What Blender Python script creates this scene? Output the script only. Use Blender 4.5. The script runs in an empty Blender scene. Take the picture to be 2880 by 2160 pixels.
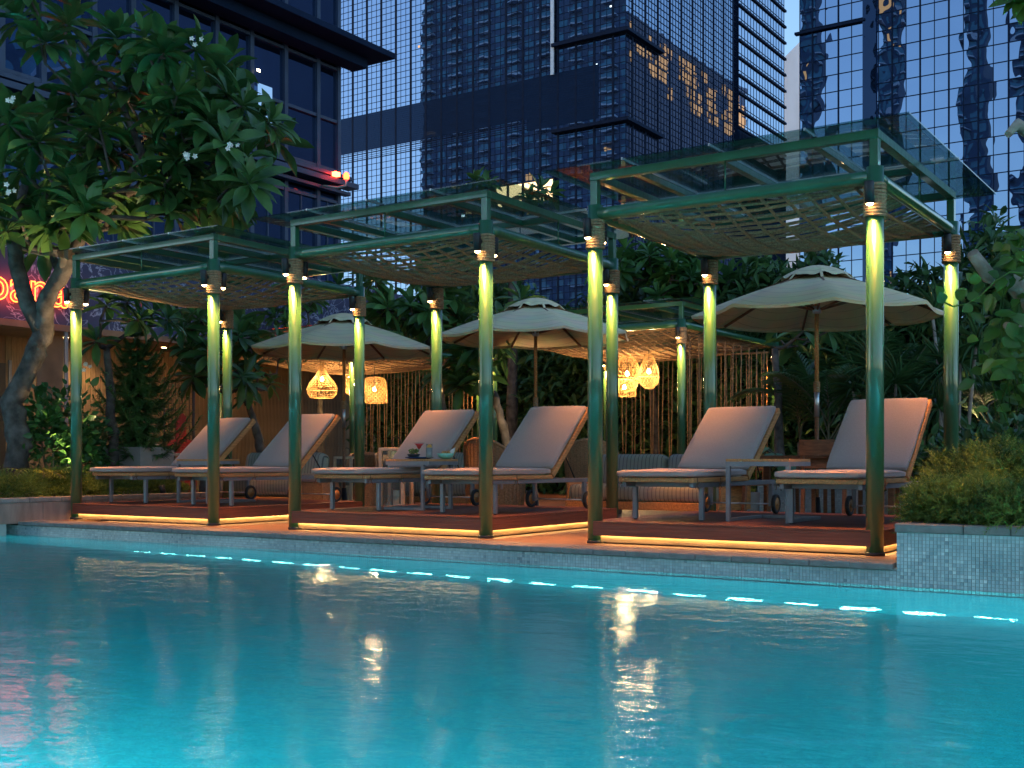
import bpy, bmesh, math, random
import numpy as np
from mathutils import Vector, Matrix, Euler, noise
random.seed(7); np.random.seed(7)
R = math.radians
scene = bpy.context.scene
COL = scene.collection

# ------------------------------------------------------------------ camera
YAW = 0.5844
CAM_Z = 0.7273
cam_d = bpy.data.cameras.new('camera'); cam = bpy.data.objects.new('camera', cam_d); COL.objects.link(cam)
cam.location = (0, 0, CAM_Z); cam.rotation_euler = (math.pi/2, 0, YAW)
cam_d.sensor_width = 36; cam_d.lens = 36*3266.36/2880; cam_d.shift_y = 213.1/2880
cam_d.clip_start = 0.05; cam_d.clip_end = 3000
scene.camera = cam
# ------------------------------------------------------------------ dusk sky, faint afterglow sun, exposure
SUN_EL, SUN_ROT = R(11.0), R(262)
world = bpy.data.worlds.new('World'); scene.world = world; world.use_nodes = True
wn = world.node_tree; bg = wn.nodes['Background']
sky = wn.nodes.new('ShaderNodeTexSky'); sky.sky_type = 'NISHITA'; sky.sun_disc = False
sky.sun_elevation = SUN_EL; sky.sun_rotation = SUN_ROT; sky.altitude = 50; sky.air_density = 1.0; sky.dust_density = 0.5; sky.ozone_density = 2.6
wn.links.new(sky.outputs[0], bg.inputs[0]); bg.inputs[1].default_value = 0.15
sun_d = bpy.data.lights.new('afterglow_sun', 'SUN'); sun_d.energy = 0.02; sun_d.angle = R(25); sun_d.color = (1, .72, .55)
sun = bpy.data.objects.new('afterglow_sun', sun_d); COL.objects.link(sun)
sd = Vector((math.sin(SUN_ROT)*math.cos(SUN_EL), math.cos(SUN_ROT)*math.cos(SUN_EL), math.sin(SUN_EL)))
sun.rotation_euler = (-sd).to_track_quat('-Z', 'Y').to_euler()
vs = scene.view_settings; vs.view_transform = 'Standard'; vs.look = 'None'; vs.exposure = 1.4; vs.gamma = 1.0; vs.use_curve_mapping = False
scene.cycles.max_bounces = 8; scene.cycles.transparent_max_bounces = 24; scene.cycles.diffuse_bounces = 3
scene.cycles.glossy_bounces = 4; scene.cycles.sample_clamp_indirect = 4.0; scene.cycles.caustics_reflective = False; scene.cycles.caustics_refractive = True

# ------------------------------------------------------------------ pixel ray -> place in the terrace's metres (survey helper)
CC, SS = math.cos(-YAW), math.sin(-YAW); FPX = 3266.36; HORY = 1293.1
def ray(px, py):
    u = (px-1440)/FPX; w = (HORY-py)/FPX
    return Vector((CC*u+SS, -SS*u+CC, w))
def at_v(px, py, v): return Vector((0, 0, CAM_Z)) + ray(px, py)*v
def at_x(px, py, X): r = ray(px, py); return Vector((0, 0, CAM_Z)) + r*(X/r.x)
def at_y(px, py, Y): r = ray(px, py); return Vector((0, 0, CAM_Z)) + r*(Y/r.y)
def at_z(px, py, Z): r = ray(px, py); return Vector((0, 0, CAM_Z)) + r*((Z-CAM_Z)/r.z)

# ------------------------------------------------------------------ helpers
class MB:
    def __init__(s): s.v = []; s.f = []; s.smooth = []
    def add(s, vs, fs, sm=False):
        o = len(s.v); s.v += [tuple(p) for p in vs]
        s.f += [tuple(i+o for i in f) for f in fs]; s.smooth += [sm]*len(fs); return s
    def box(s, x0, y0, z0, x1, y1, z1):
        v = [(x, y, z) for z in (z0, z1) for y in (y0, y1) for x in (x0, x1)]
        return s.add(v, [(0,2,3,1),(4,5,7,6),(0,1,5,4),(2,6,7,3),(0,4,6,2),(1,3,7,5)])
    def cbox(s, c, d): return s.box(c[0]-d[0]/2, c[1]-d[1]/2, c[2]-d[2]/2, c[0]+d[0]/2, c[1]+d[1]/2, c[2]+d[2]/2)
    def beam(s, a, b, w, h, up=(0, 0, 1)):
        a = Vector(a); b = Vector(b); d = (b-a).normalized(); up = Vector(up)
        x = d.cross(up)
        if x.length < 1e-4: x = d.cross(Vector((1, 0, 0)))
        x.normalize(); y = x.cross(d).normalized()
        v = []
        for p in (a, b):
            for sx, sy in ((-1,-1),(1,-1),(1,1),(-1,1)): v.append(p + x*sx*w/2 + y*sy*h/2)
        return s.add(v, [(0,1,2,3),(7,6,5,4),(0,4,5,1),(1,5,6,2),(2,6,7,3),(3,7,4,0)])
    def tube(s, path, r, n=8, cap=True, closed=False):
        P = [Vector(p) for p in path]; m = len(P)
        rs = r if isinstance(r, (list, tuple)) else [r]*m
        vs = []; ref = None
        for i in range(m):
            if closed: t = P[(i+1) % m]-P[i-1]
            else: t = P[min(i+1, m-1)]-P[max(i-1, 0)]
            t.normalize()
            if ref is None:
                ref = Vector((0, 0, 1)) if abs(t.z) < .9 else Vector((1, 0, 0))
            x = t.cross(ref)
            if x.length < 1e-5: x = t.cross(Vector((0, 1, 0)))
            x.normalize(); y = x.cross(t).normalized(); ref = y
            for k in range(n):
                a = 2*math.pi*k/n; vs.append(P[i] + x*math.cos(a)*rs[i] + y*math.sin(a)*rs[i])
        fs = []
        for i in range(m if closed else m-1):
            j = (i+1) % m
            for k in range(n):
                l = (k+1) % n; fs.append((i*n+k, i*n+l, j*n+l, j*n+k))
        s.add(vs, fs, True)
        if cap and not closed:
            o = len(s.v)-len(vs)
            s.f += [tuple(o+k for k in range(n))[::-1], tuple(o+(m-1)*n+k for k in range(n))]; s.smooth += [False, False]
        return s
    def cyl(s, a, b, r0, r1=None, n=16): return s.tube([a, b], [r0, r0 if r1 is None else r1], n)
    def lathe(s, prof, n=24, c=(0, 0, 0), close=False):
        vs = []; fs = []; m = len(prof)
        for (r, z) in prof:
            for k in range(n):
                a = 2*math.pi*k/n; vs.append((c[0]+r*math.cos(a), c[1]+r*math.sin(a), c[2]+z))
        for i in range(m if close else m-1):
            j = (i+1) % m
            for k in range(n):
                l = (k+1) % n; fs.append((i*n+k, i*n+l, j*n+l, j*n+k))
        s.add(vs, fs, True)
        if not close:
            o = len(s.v)-len(vs)
            if prof[0][0] > 1e-4: s.f.append(tuple(o+k for k in range(n))[::-1]); s.smooth.append(False)
            if prof[-1][0] > 1e-4: s.f.append(tuple(o+(m-1)*n+k for k in range(n))); s.smooth.append(False)
        return s
    def poly(s, pts): return s.add(pts, [tuple(range(len(pts)))])
    def rbox(s, c, d, r, rot=None, seg=3):
        bm = bmesh.new(); bmesh.ops.create_cube(bm, size=1)
        for v in bm.verts: v.co = Vector((v.co.x*d[0], v.co.y*d[1], v.co.z*d[2]))
        bmesh.ops.bevel(bm, geom=bm.edges[:], offset=r, segments=seg, profile=.6, affect='EDGES', clamp_overlap=True)
        bm.verts.ensure_lookup_table(); bm.verts.index_update()
        M = (rot or Matrix.Identity(3))
        vs = [M @ v.co + Vector(c) for v in bm.verts]; fs = [tuple(v.index for v in f.verts) for f in bm.faces]
        bm.free(); return s.add(vs, fs, True)
    def mesh(s, name, bevel=0):
        me = bpy.data.meshes.new(name); me.from_pydata(s.v, [], s.f); me.update()
        me.polygons.foreach_set('use_smooth', s.smooth)
        if bevel:
            bm = bmesh.new(); bm.from_mesh(me)
            bmesh.ops.bevel(bm, geom=bm.edges[:], offset=bevel, segments=1, affect='EDGES', clamp_overlap=True)
            bm.to_mesh(me); bm.free()
        me.update(); return me
    def build(s, name, mat, parent=None, bevel=0, **kw):
        return put(name, s.mesh(name, bevel), mat, parent, **kw)
def put(name, me, mat, parent=None, loc=None, rot=None, scale=None, kind=None, label=None):
    if mat is not None and not me.materials: me.materials.append(mat)
    o = bpy.data.objects.new(name, me); COL.objects.link(o)
    if parent is not None: o.parent = parent
    if loc is not None: o.location = loc
    if rot is not None: o.rotation_euler = rot
    if scale is not None: o.scale = scale
    if kind: o['kind'] = kind
    if label: o['label'] = label
    return o
def tag(o, label, cat, group=None):
    o['label'] = label; o['category'] = cat
    if group: o['group'] = group
    return o
def thing(name, label, cat, loc=(0, 0, 0), rz=0, group=None):
    o = bpy.data.objects.new(name, None); COL.objects.link(o); o.empty_display_size = .1
    o.location = loc; o.rotation_euler = (0, 0, rz); return tag(o, label, cat, group)
def copy_tree(o, parent=None):
    c = o.copy(); COL.objects.link(c); c.parent = parent
    for ch in list(KIDS(o)): copy_tree(ch, c)
    return c
def KIDS(o): return o.children
def dup(o, loc, rz, label):
    c = copy_tree(o); c.location = loc; c.rotation_euler = (0, 0, rz); c['label'] = label; return c
def struct(o): o['kind'] = 'structure'; return o

# ------------------------------------------------------------------ procedural materials
def newmat(name):
    m = bpy.data.materials.new(name); m.use_nodes = True; nt = m.node_tree
    return m, nt, nt.nodes['Principled BSDF'], nt.nodes['Material Output']
def mat(name, col, rough=.6, metal=0, var=.25, scale=6, bump=0, bscale=40, spec=.5, stretch=(1, 1, 1), col2=None, coat=0, trans=0, coords='Object', sheen=0):
    m, nt, b, out = newmat(name); N = nt.nodes; L = nt.links
    tc = N.new('ShaderNodeTexCoord'); mp = N.new('ShaderNodeMapping'); mp.inputs['Scale'].default_value = stretch
    if coords == 'World':
        g = N.new('ShaderNodeNewGeometry'); L.new(g.outputs['Position'], mp.inputs[0])
    else: L.new(tc.outputs[coords], mp.inputs[0])
    nz = N.new('ShaderNodeTexNoise'); nz.inputs['Scale'].default_value = scale; nz.inputs['Detail'].default_value = 5; L.new(mp.outputs[0], nz.inputs['Vector'])
    rp = N.new('ShaderNodeValToRGB')
    c2 = col2 or tuple(c*(1-var) for c in col); c1 = tuple(min(1, c*(1+var)) for c in col)
    rp.color_ramp.elements[0].position = .3; rp.color_ramp.elements[1].position = .7
    rp.color_ramp.elements[0].color = (*c2, 1); rp.color_ramp.elements[1].color = (*c1, 1)
    L.new(nz.outputs[0], rp.inputs[0]); L.new(rp.outputs[0], b.inputs['Base Color'])
    b.inputs['Roughness'].default_value = rough; b.inputs['Metallic'].default_value = metal; b.inputs['Specular IOR Level'].default_value = spec
    if coat: b.inputs['Coat Weight'].default_value = coat; b.inputs['Coat Roughness'].default_value = .07
    if trans: b.inputs['Transmission Weight'].default_value = trans
    if sheen: b.inputs['Sheen Weight'].default_value = sheen
    if bump:
        n2 = N.new('ShaderNodeTexNoise'); n2.inputs['Scale'].default_value = bscale; n2.inputs['Detail'].default_value = 3; L.new(mp.outputs[0], n2.inputs['Vector'])
        bp = N.new('ShaderNodeBump'); bp.inputs['Strength'].default_value = bump; bp.inputs['Distance'].default_value = .02
        L.new(n2.outputs[0], bp.inputs['Height']); L.new(bp.outputs[0], b.inputs['Normal'])
    return m
def emit(name, col, strength):
    m, nt, b, out = newmat(name)
    b.inputs['Base Color'].default_value = (*[c*.5 for c in col], 1)
    b.inputs['Emission Color'].default_value = (*col, 1); b.inputs['Emission Strength'].default_value = strength
    return m
def rnd_mat(name, ramp, rough=.3, obj=False, spec=.5, bump=0):
    # one colour per tile/leaf, read from the face attribute "rnd" or the object's own random number
    m, nt, b, out = newmat(name); N = nt.nodes; L = nt.links
    rp = N.new('ShaderNodeValToRGB'); e = rp.color_ramp.elements
    while len(e) < len(ramp): e.new(.5)
    for i, (p, c) in enumerate(ramp): e[i].position = p; e[i].color = (*c, 1)
    if obj: s = N.new('ShaderNodeObjectInfo'); L.new(s.outputs['Random'], rp.inputs[0])
    else: s = N.new('ShaderNodeAttribute'); s.attribute_name = 'rnd'; L.new(s.outputs['Fac'], rp.inputs[0])
    L.new(rp.outputs[0], b.inputs['Base Color']); b.inputs['Roughness'].default_value = rough; b.inputs['Specular IOR Level'].default_value = spec
    return m
def stripe_mat(name, col, col2, per, width, axis=0, rough=.9, bump=.15, bscale=300, radial=False, soft=.02):
    m, nt, b, out = newmat(name); N = nt.nodes; L = nt.links
    tc = N.new('ShaderNodeTexCoord'); sp = N.new('ShaderNodeSeparateXYZ'); L.new(tc.outputs['Object'], sp.inputs[0])
    if radial:
        ln = N.new('ShaderNodeVectorMath'); ln.operation = 'LENGTH'; cb = N.new('ShaderNodeCombineXYZ')
        L.new(sp.outputs[0], cb.inputs[0]); L.new(sp.outputs[1], cb.inputs[1]); L.new(cb.outputs[0], ln.inputs[0]); src = ln.outputs['Value']
    else: src = sp.outputs[axis]
    mo = N.new('ShaderNodeMath'); mo.operation = 'PINGPONG'; L.new(src, mo.inputs[0]); mo.inputs[1].default_value = per/2
    ml = N.new('ShaderNodeMath'); ml.operation = 'MULTIPLY'; L.new(mo.outputs[0], ml.inputs[0]); ml.inputs[1].default_value = 2/per
    rp = N.new('ShaderNodeValToRGB'); rp.color_ramp.elements[0].position = width; rp.color_ramp.elements[1].position = width+soft
    rp.color_ramp.elements[0].color = (*col2, 1); rp.color_ramp.elements[1].color = (*col, 1); L.new(ml.outputs[0], rp.inputs[0])
    nz = N.new('ShaderNodeTexNoise'); nz.inputs['Scale'].default_value = 3; L.new(tc.outputs['Object'], nz.inputs['Vector'])
    mx = N.new('ShaderNodeMix'); mx.data_type = 'RGBA'; mx.blend_type = 'MULTIPLY'; mx.inputs[0].default_value = .35
    L.new(rp.outputs[0], mx.inputs[6]); L.new(nz.outputs[1], mx.inputs[7]); L.new(rp.outputs[0], mx.inputs[6])
    L.new(mx.outputs[2], b.inputs['Base Color']); b.inputs['Roughness'].default_value = rough; b.inputs['Specular IOR Level'].default_value = .2
    if bump:
        n2 = N.new('ShaderNodeTexNoise'); n2.inputs['Scale'].default_value = bscale; L.new(tc.outputs['Object'], n2.inputs['Vector'])
        bp = N.new('ShaderNodeBump'); bp.inputs['Strength'].default_value = bump; bp.inputs['Distance'].default_value = .01
        L.new(n2.outputs[0], bp.inputs['Height']); L.new(bp.outputs[0], b.inputs['Normal'])
    return m
def leaf_mat(name, dark, light, rough=.4, transl=.25, wscale=2.5):
    m, nt, b, out = newmat(name); N = nt.nodes; L = nt.links
    g = N.new('ShaderNodeNewGeometry'); nz = N.new('ShaderNodeTexNoise'); nz.inputs['Scale'].default_value = wscale; nz.inputs['Detail'].default_value = 6
    L.new(g.outputs['Position'], nz.inputs['Vector'])
    rp = N.new('ShaderNodeValToRGB'); rp.color_ramp.elements[0].position = .35; rp.color_ramp.elements[1].position = .68
    rp.color_ramp.elements[0].color = (*dark, 1); rp.color_ramp.elements[1].color = (*light, 1); L.new(nz.outputs[0], rp.inputs[0])
    L.new(rp.outputs[0], b.inputs['Base Color']); b.inputs['Roughness'].default_value = rough; b.inputs['Specular IOR Level'].default_value = .4
    if transl:
        t = N.new('ShaderNodeBsdfTranslucent'); L.new(rp.outputs[0], t.inputs[0]); mx = N.new('ShaderNodeMixShader'); mx.inputs[0].default_value = transl
        L.new(b.outputs[0], mx.inputs[1]); L.new(t.outputs[0], mx.inputs[2]); L.new(mx.outputs[0], out.inputs[0])
    return m
def glass_mat(name, tint, refl=(1, 1, 1), rough=0.0, ior=1.5):
    m, nt, b, out = newmat(name); N = nt.nodes; L = nt.links; N.remove(b)
    t = N.new('ShaderNodeBsdfTransparent'); t.inputs[0].default_value = (*tint, 1)
    gl = N.new('ShaderNodeBsdfGlossy'); gl.inputs['Color'].default_value = (*refl, 1); gl.inputs['Roughness'].default_value = rough
    # the same air-to-glass Fresnel on the front and the back face of a thin pane
    fr = N.new('ShaderNodeFresnel'); g = N.new('ShaderNodeNewGeometry'); io = N.new('ShaderNodeMapRange'); L.new(g.outputs['Backfacing'], io.inputs[0]); io.inputs[3].default_value = ior; io.inputs[4].default_value = 1/ior; L.new(io.outputs[0], fr.inputs[0])
    mx = N.new('ShaderNodeMixShader'); L.new(fr.outputs[0], mx.inputs[0]); L.new(t.outputs[0], mx.inputs[1]); L.new(gl.outputs[0], mx.inputs[2]); L.new(mx.outputs[0], out.inputs[0])
    return m
def facade_glass(name, refl, base, wave=.06, wscale=.35, fac=.75, rough=.0):
    m, nt, b, out = newmat(name); N = nt.nodes; L = nt.links
    g = N.new('ShaderNodeNewGeometry'); nz = N.new('ShaderNodeTexNoise'); nz.inputs['Scale'].default_value = wscale; nz.inputs['Detail'].default_value = 1.5
    L.new(g.outputs['Position'], nz.inputs['Vector'])
    bp = N.new('ShaderNodeBump'); bp.inputs['Strength'].default_value = wave; bp.inputs['Distance'].default_value = .15; L.new(nz.outputs[0], bp.inputs['Height'])
    gl = N.new('ShaderNodeBsdfGlossy'); gl.inputs['Color'].default_value = (*refl, 1); gl.inputs['Roughness'].default_value = rough; L.new(bp.outputs[0], gl.inputs['Normal'])
    b.inputs['Base Color'].default_value = (*base, 1); b.inputs['Roughness'].default_value = .5; b.inputs['Specular IOR Level'].default_value = .03
    mx = N.new('ShaderNodeMixShader'); mx.inputs[0].default_value = fac; L.new(b.outputs[0], mx.inputs[1]); L.new(gl.outputs[0], mx.inputs[2]); L.new(mx.outputs[0], out.inputs[0])
    return m

M = {}
M['green'] = mat('green_gloss_paint', (.024, .115, .050), .36, 0, .18, 3, .30, 18, .5, stretch=(1, 1, .3), coat=1.0)
M['rope'] = mat('manila_rope', (.36, .225, .125), .9, 0, .3, 60, .6, 160, .2)
M['black'] = mat('black_powder_coat', (.012, .012, .014), .45, 0, .2, 10)
M['glass_roof'] = glass_mat('dark_tinted_roof_glass', (.54, .65, .65))
M['steel'] = mat('brushed_steel', (.55, .56, .58), .35, .9, .15, 12)
M['alu'] = mat('grey_aluminium', (.20, .20, .215), .42, .3, .15, 8, .05, 80)
M['teak'] = mat('teak_wood', (.44, .20, .07), .5, 0, .35, 5, .15, 30, .4, stretch=(14, 1.5, 14))
M['teak_dark'] = mat('dark_teak_wood', (.19, .08, .035), .5, 0, .35, 5, .15, 30, .4, stretch=(2, 10, 10))
M['deck'] = mat('red_brown_hardwood_deck', (.14, .047, .028), .55, 0, .35, 4, .2, 30, .4, stretch=(1, 16, 16))
M['fascia'] = mat('reeded_hardwood_fascia', (.17, .05, .028), .5, 0, .3, 4, .35, 14, .4, stretch=(.6, .6, 16))
M['floor'] = mat('weathered_terrace_boards', (.24, .14, .09), .6, 0, .35, 4, .2, 30, .35, stretch=(1, 16, 16))
M['cushion'] = mat('taupe_woven_fabric', (.33, .265, .245), .95, 0, .08, 90, .25, 420, .15, sheen=.25)
M['concrete'] = mat('cast_concrete', (.34, .32, .31), .85, 0, .2, 3, .15, 30, .3)
M['coping'] = mat('rough_granite_coping', (.23, .215, .20), .85, 0, .22, 8, .35, 60, .3)
M['clad'] = mat('stained_stone_cladding', (.30, .20, .16), .85, 0, .3, 3, .2, 30, .3, stretch=(3, 3, .8))
M['grout'] = mat('mosaic_grout', (.40, .42, .38), .9, 0, .1, 8)
MOS = [(0, (.17, .24, .26)), (.2, (.30, .39, .41)), (.55, (.45, .54, .55)), (.85, (.58, .67, .66)), (1, (.78, .83, .80))]
M['mosaic'] = rnd_mat('glass_mosaic', MOS, .25)
M['mosaic1'] = rnd_mat('glass_mosaic_single', [(0, (.28, .36, .38)), (.12, (.36, .45, .47)), (.5, (.45, .54, .55)), (.92, (.54, .63, .62)), (1, (.74, .80, .77))], .25, True)
M['soil'] = mat('planter_soil', (.045, .03, .02), .95, 0, .3, 10, .5, 30)
M['ground'] = mat('ground_paving', (.16, .13, .11), .85, 0, .2, .6)
M['bark'] = mat('frangipani_bark', (.10, .085, .075), .9, 0, .55, 7, 1.0, 11, .25)
M['bark_pale'] = mat('driftwood', (.30, .25, .20), .9, 0, .4, 7, .8, 18, .25)
M['stem'] = mat('thin_stem', (.14, .13, .08), .8, 0, .3, 10)
M['leaf'] = leaf_mat('frangipani_leaf', (.035, .10, .03), (.11, .24, .065), .32, .28)
M['leaf_mid'] = leaf_mat('broad_leaf', (.03, .10, .03), (.09, .23, .05), .35, .25)
M['leaf_palm'] = leaf_mat('palm_leaf', (.028, .085, .03), (.09, .20, .06), .4, .2)
M['leaf_vine'] = leaf_mat('vine_leaf', (.03, .10, .015), (.12, .22, .03), .3, .3)
M['juniper'] = leaf_mat('juniper_needles', (.03, .085, .015), (.20, .28, .045), .55, .25, 4)
M['pine'] = leaf_mat('norfolk_pine_needles', (.05, .14, .04), (.14, .29, .08), .5, .15)
M['petal'] = mat('white_petals', (.8, .78, .68), .5, 0, .1, 5)
M['rubber'] = mat('black_rubber', (.015, .015, .016), .7, 0, .2, 20)
M['canvas'] = stripe_mat('beige_striped_canvas', (.90, .74, .46), (.62, .50, .31), .16, .03, radial=True, soft=.06)
M['wicker'] = mat('honey_wicker', (.42, .25, .13), .7, 0, .4, 40, .9, 90, .3, stretch=(1, 1, 3))
M['rattan'] = mat('pale_rattan', (.55, .33, .13), .6, 0, .3, 30, .3, 60)
M['stripe'] = stripe_mat('grey_ticking_fabric', (.33, .33, .28), (.13, .13, .12), .05, .16, 0)
M['brown_fabric'] = mat('brown_cushion_fabric', (.16, .10, .06), .95, 0, .2, 40, .2, 300, .15)
M['lantern_wood'] = mat('pale_lantern_wood', (.52, .40, .28), .6, 0, .25, 5, .1, 30, stretch=(8, 8, 1))
M['clear'] = glass_mat('clear_glass', (.9, .92, .92))
M['bulb'] = emit('warm_bulb', (1, .66, .28), 60)
M['lens'] = emit('spot_lens', (1, .66, .30), 22)
M['led'] = emit('warm_led_strip', (1, .64, .23), 15)
# ================================================================== SETTING
EDGE = 8.25; WATER = -0.16; PX0, PX1, PY0 = -22.0, 4.0, 0.9; DEPTH = -1.52
mb = MB()   # ground sheet with the pool cut out of it
B = 1500
for (x0, y0, x1, y1) in ((-B, EDGE+.35, B, B), (-B, -B, B, PY0-.3), (-B, PY0-.3, PX0, EDGE+.35), (PX1, PY0-.3, B, EDGE+.35)):
    mb.poly([(x0, y0, -.03), (x1, y0, -.03), (x1, y1, -.03), (x0, y1, -.03)])
struct(mb.build('ground', M['ground']))
# pool basin
def basin_mat():
    m, nt, b, out = newmat('pool_basin_tiles'); N = nt.nodes; L = nt.links
    g = N.new('ShaderNodeNewGeometry'); sp = N.new('ShaderNodeSeparateXYZ'); L.new(g.outputs['Position'], sp.inputs[0])
    ad = N.new('ShaderNodeMath'); L.new(sp.outputs[1], ad.inputs[0]); L.new(sp.outputs[2], ad.inputs[1])
    cb = N.new('ShaderNodeCombineXYZ'); L.new(sp.outputs[0], cb.inputs[0]); L.new(ad.outputs[0], cb.inputs[1])
    bk = N.new('ShaderNodeTexBrick'); bk.offset = 0; bk.inputs['Scale'].default_value = 1; bk.inputs['Brick Width'].default_value = .025; bk.inputs['Row Height'].default_value = .025; bk.inputs['Mortar Size'].default_value = .0018
    bk.inputs['Color1'].default_value = (.09, .55, .62, 1); bk.inputs['Color2'].default_value = (.05, .43, .51, 1); bk.inputs['Mortar'].default_value = (.05, .36, .42, 1); L.new(cb.outputs[0], bk.inputs['Vector'])
    nz = N.new('ShaderNodeTexNoise'); nz.inputs['Scale'].default_value = .55; nz.inputs['Detail'].default_value = 3; L.new(g.outputs['Position'], nz.inputs['Vector'])
    mx = N.new('ShaderNodeMix'); mx.data_type = 'RGBA'; mx.blend_type = 'MULTIPLY'; mx.inputs[0].default_value = .35; L.new(bk.outputs[0], mx.inputs[6]); L.new(nz.outputs[0], mx.inputs[7])
    L.new(mx.outputs[2], b.inputs['Base Color']); b.inputs['Roughness'].default_value = .5
    return m
M['basin'] = basin_mat()
mb = MB(); W0 = EDGE+.02
mb.poly([(PX0, PY0, DEPTH), (PX1, PY0, DEPTH), (PX1, W0, DEPTH), (PX0, W0, DEPTH)])
mb.poly([(PX0, W0, DEPTH), (PX1, W0, DEPTH), (PX1, W0, -.16), (PX0, W0, -.16)])
mb.poly([(PX1, PY0, DEPTH), (PX0, PY0, DEPTH), (PX0, PY0, -.03), (PX1, PY0, -.03)])
mb.poly([(PX0, PY0, DEPTH), (PX0, W0, DEPTH), (PX0, W0, -.03), (PX0, PY0, -.03)])
mb.poly([(PX1, W0, DEPTH), (PX1, PY0, DEPTH), (PX1, PY0, -.03), (PX1, W0, -.03)])
struct(mb.build('pool_basin', M['basin']))
def water_mat():
    m, nt, b, out = newmat('pool_water_surface'); N = nt.nodes; L = nt.links; N.remove(b)
    g = N.new('ShaderNodeNewGeometry'); mp = N.new('ShaderNodeMapping'); mp.inputs['Rotation'].default_value = (0, 0, -YAW); mp.inputs['Scale'].default_value = (1, 1.4, 1); L.new(g.outputs['Position'], mp.inputs[0])
    n1 = N.new('ShaderNodeTexNoise'); n1.inputs['Scale'].default_value = 2.4; n1.inputs['Detail'].default_value = 3; n1.inputs['Roughness'].default_value = .55; L.new(mp.outputs[0], n1.inputs['Vector'])
    n2 = N.new('ShaderNodeTexNoise'); n2.inputs['Scale'].default_value = 16; n2.inputs['Detail'].default_value = 2; L.new(mp.outputs[0], n2.inputs['Vector'])
    ma = N.new('ShaderNodeMath'); ma.operation = 'MULTIPLY_ADD'; L.new(n2.outputs[0], ma.inputs[0]); ma.inputs[1].default_value = .09; L.new(n1.outputs[0], ma.inputs[2])
    bp = N.new('ShaderNodeBump'); bp.inputs['Strength'].default_value = .22; bp.inputs['Distance'].default_value = .045; L.new(ma.outputs[0], bp.inputs['Height'])
    t = N.new('ShaderNodeBsdfRefraction'); t.inputs['Color'].default_value = (.16, .80, .90, 1); t.inputs['IOR'].default_value = 1.33; t.inputs['Roughness'].default_value = .01; L.new(bp.outputs[0], t.inputs['Normal'])
    gl = N.new('ShaderNodeBsdfGlossy'); gl.inputs['Color'].default_value = (.72, .80, .84, 1); gl.inputs['Roughness'].default_value = .14; L.new(bp.outputs[0], gl.inputs['Normal'])
    fr = N.new('ShaderNodeFresnel'); fr.inputs[0].default_value = 1.33; L.new(bp.outputs[0], fr.inputs['Normal'])
    mx = N.new('ShaderNodeMixShader'); L.new(fr.outputs[0], mx.inputs[0]); L.new(t.outputs[0], mx.inputs[1]); L.new(gl.outputs[0], mx.inputs[2]); L.new(mx.outputs[0], out.inputs[0])
    return m
M['water'] = water_mat()
mb = MB(); mb.poly([(PX0+.001, PY0+.001, WATER), (PX1-.001, PY0+.001, WATER), (PX1-.001, W0-.001, WATER), (PX0+.001, W0-.001, WATER)])
struct(mb.build('pool_water', M['water']))
# the pool's far wall above the water: grout backing with glass mosaic tiles standing proud of it
T = .025
def tile_field(name, parent, x0, x1, z0, z1, y, singles=0, seed=1):
    rr = random.Random(seed); nx = int(round((x1-x0)/T)); nz = int(round((z1-z0)/T)); g = .0017
    vs = []; fs = []; rn = []; cells = [(i, k) for i in range(nx) for k in range(nz)]
    one = None
    if singles:
        cells.sort(key=lambda c: (abs(c[0]-12)+abs(c[1]-9)*1.0))
        me = MB().box(-T/2+g, -.004, -T/2+g, T/2-g, .003, T/2-g).mesh('tile'); me.materials.append(M['mosaic1'])
        for i, k in cells[:singles]:
            put('tile', me, None, parent, (x0+(i+.5)*T, y+.001*rr.random(), z0+(k+.5)*T))
        cells = cells[singles:]
    for i, k in cells:
        a = x0+i*T+g; b = x0+(i+1)*T-g; c = z0+k*T+g; d = z0+(k+1)*T-g; p = y-.004+.0012*rr.random(); o = len(vs)
        vs += [(a, p, c), (b, p, c), (b, p, d), (a, p, d), (a, y+.002, c), (b, y+.002, c), (b, y+.002, d), (a, y+.002, d)]
        fs += [(o, o+1, o+2, o+3), (o, o+4, o+5, o+1), (o+1, o+5, o+6, o+2), (o+2, o+6, o+7, o+3), (o+3, o+7, o+4, o)]
        # drifting lighter and darker patches of tile, as laid
        t = .5+.22*math.sin(i*.09+1.3*math.sin(k*.31))*math.cos(k*.22+i*.023)+rr.gauss(0, .11)
        rn += [min(1, max(0, t))]*5
    me = bpy.data.meshes.new(name); me.from_pydata(vs, [], fs); me.update()
    at = me.attributes.new('rnd', 'FLOAT', 'FACE'); at.data.foreach_set('value', rn)
    me.materials.append(M['mosaic']); return put(name, me, None, parent, kind='stuff')
PLX = -2.24           # left end of the right-hand planter
pw = MB().box(PX0, EDGE+.02, -.40, PLX, EDGE+.30, -.052).build('pool_wall', M['grout']); struct(pw)
tile_field('mosaic_tiles', pw, -14.24, PLX, -.30, -.05, EDGE+.018, seed=3)
# coping slabs along the pool edge
cop = MB().box(-12.5, EDGE+.03, -.051, PLX, EDGE+.33, -.031).build('coping', M['grout']); struct(cop)
xs = -12.46; i = 0
cme = [MB().box(-.148, -.17, -.024, .148, .17, .024).mesh('coping_stone', .006) for _ in range(1)]
while xs < PLX-.05:
    w = min(.3, PLX-.004-xs)
    put('coping_stone', cme[0], M['coping'], cop, (xs+w/2, EDGE+.155+random.uniform(-.002, .002), -.022+random.uniform(-.0015, .0015)), (0, 0, random.uniform(-.003, .003)), (w/.3, 1, 1)); xs += .3
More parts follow.
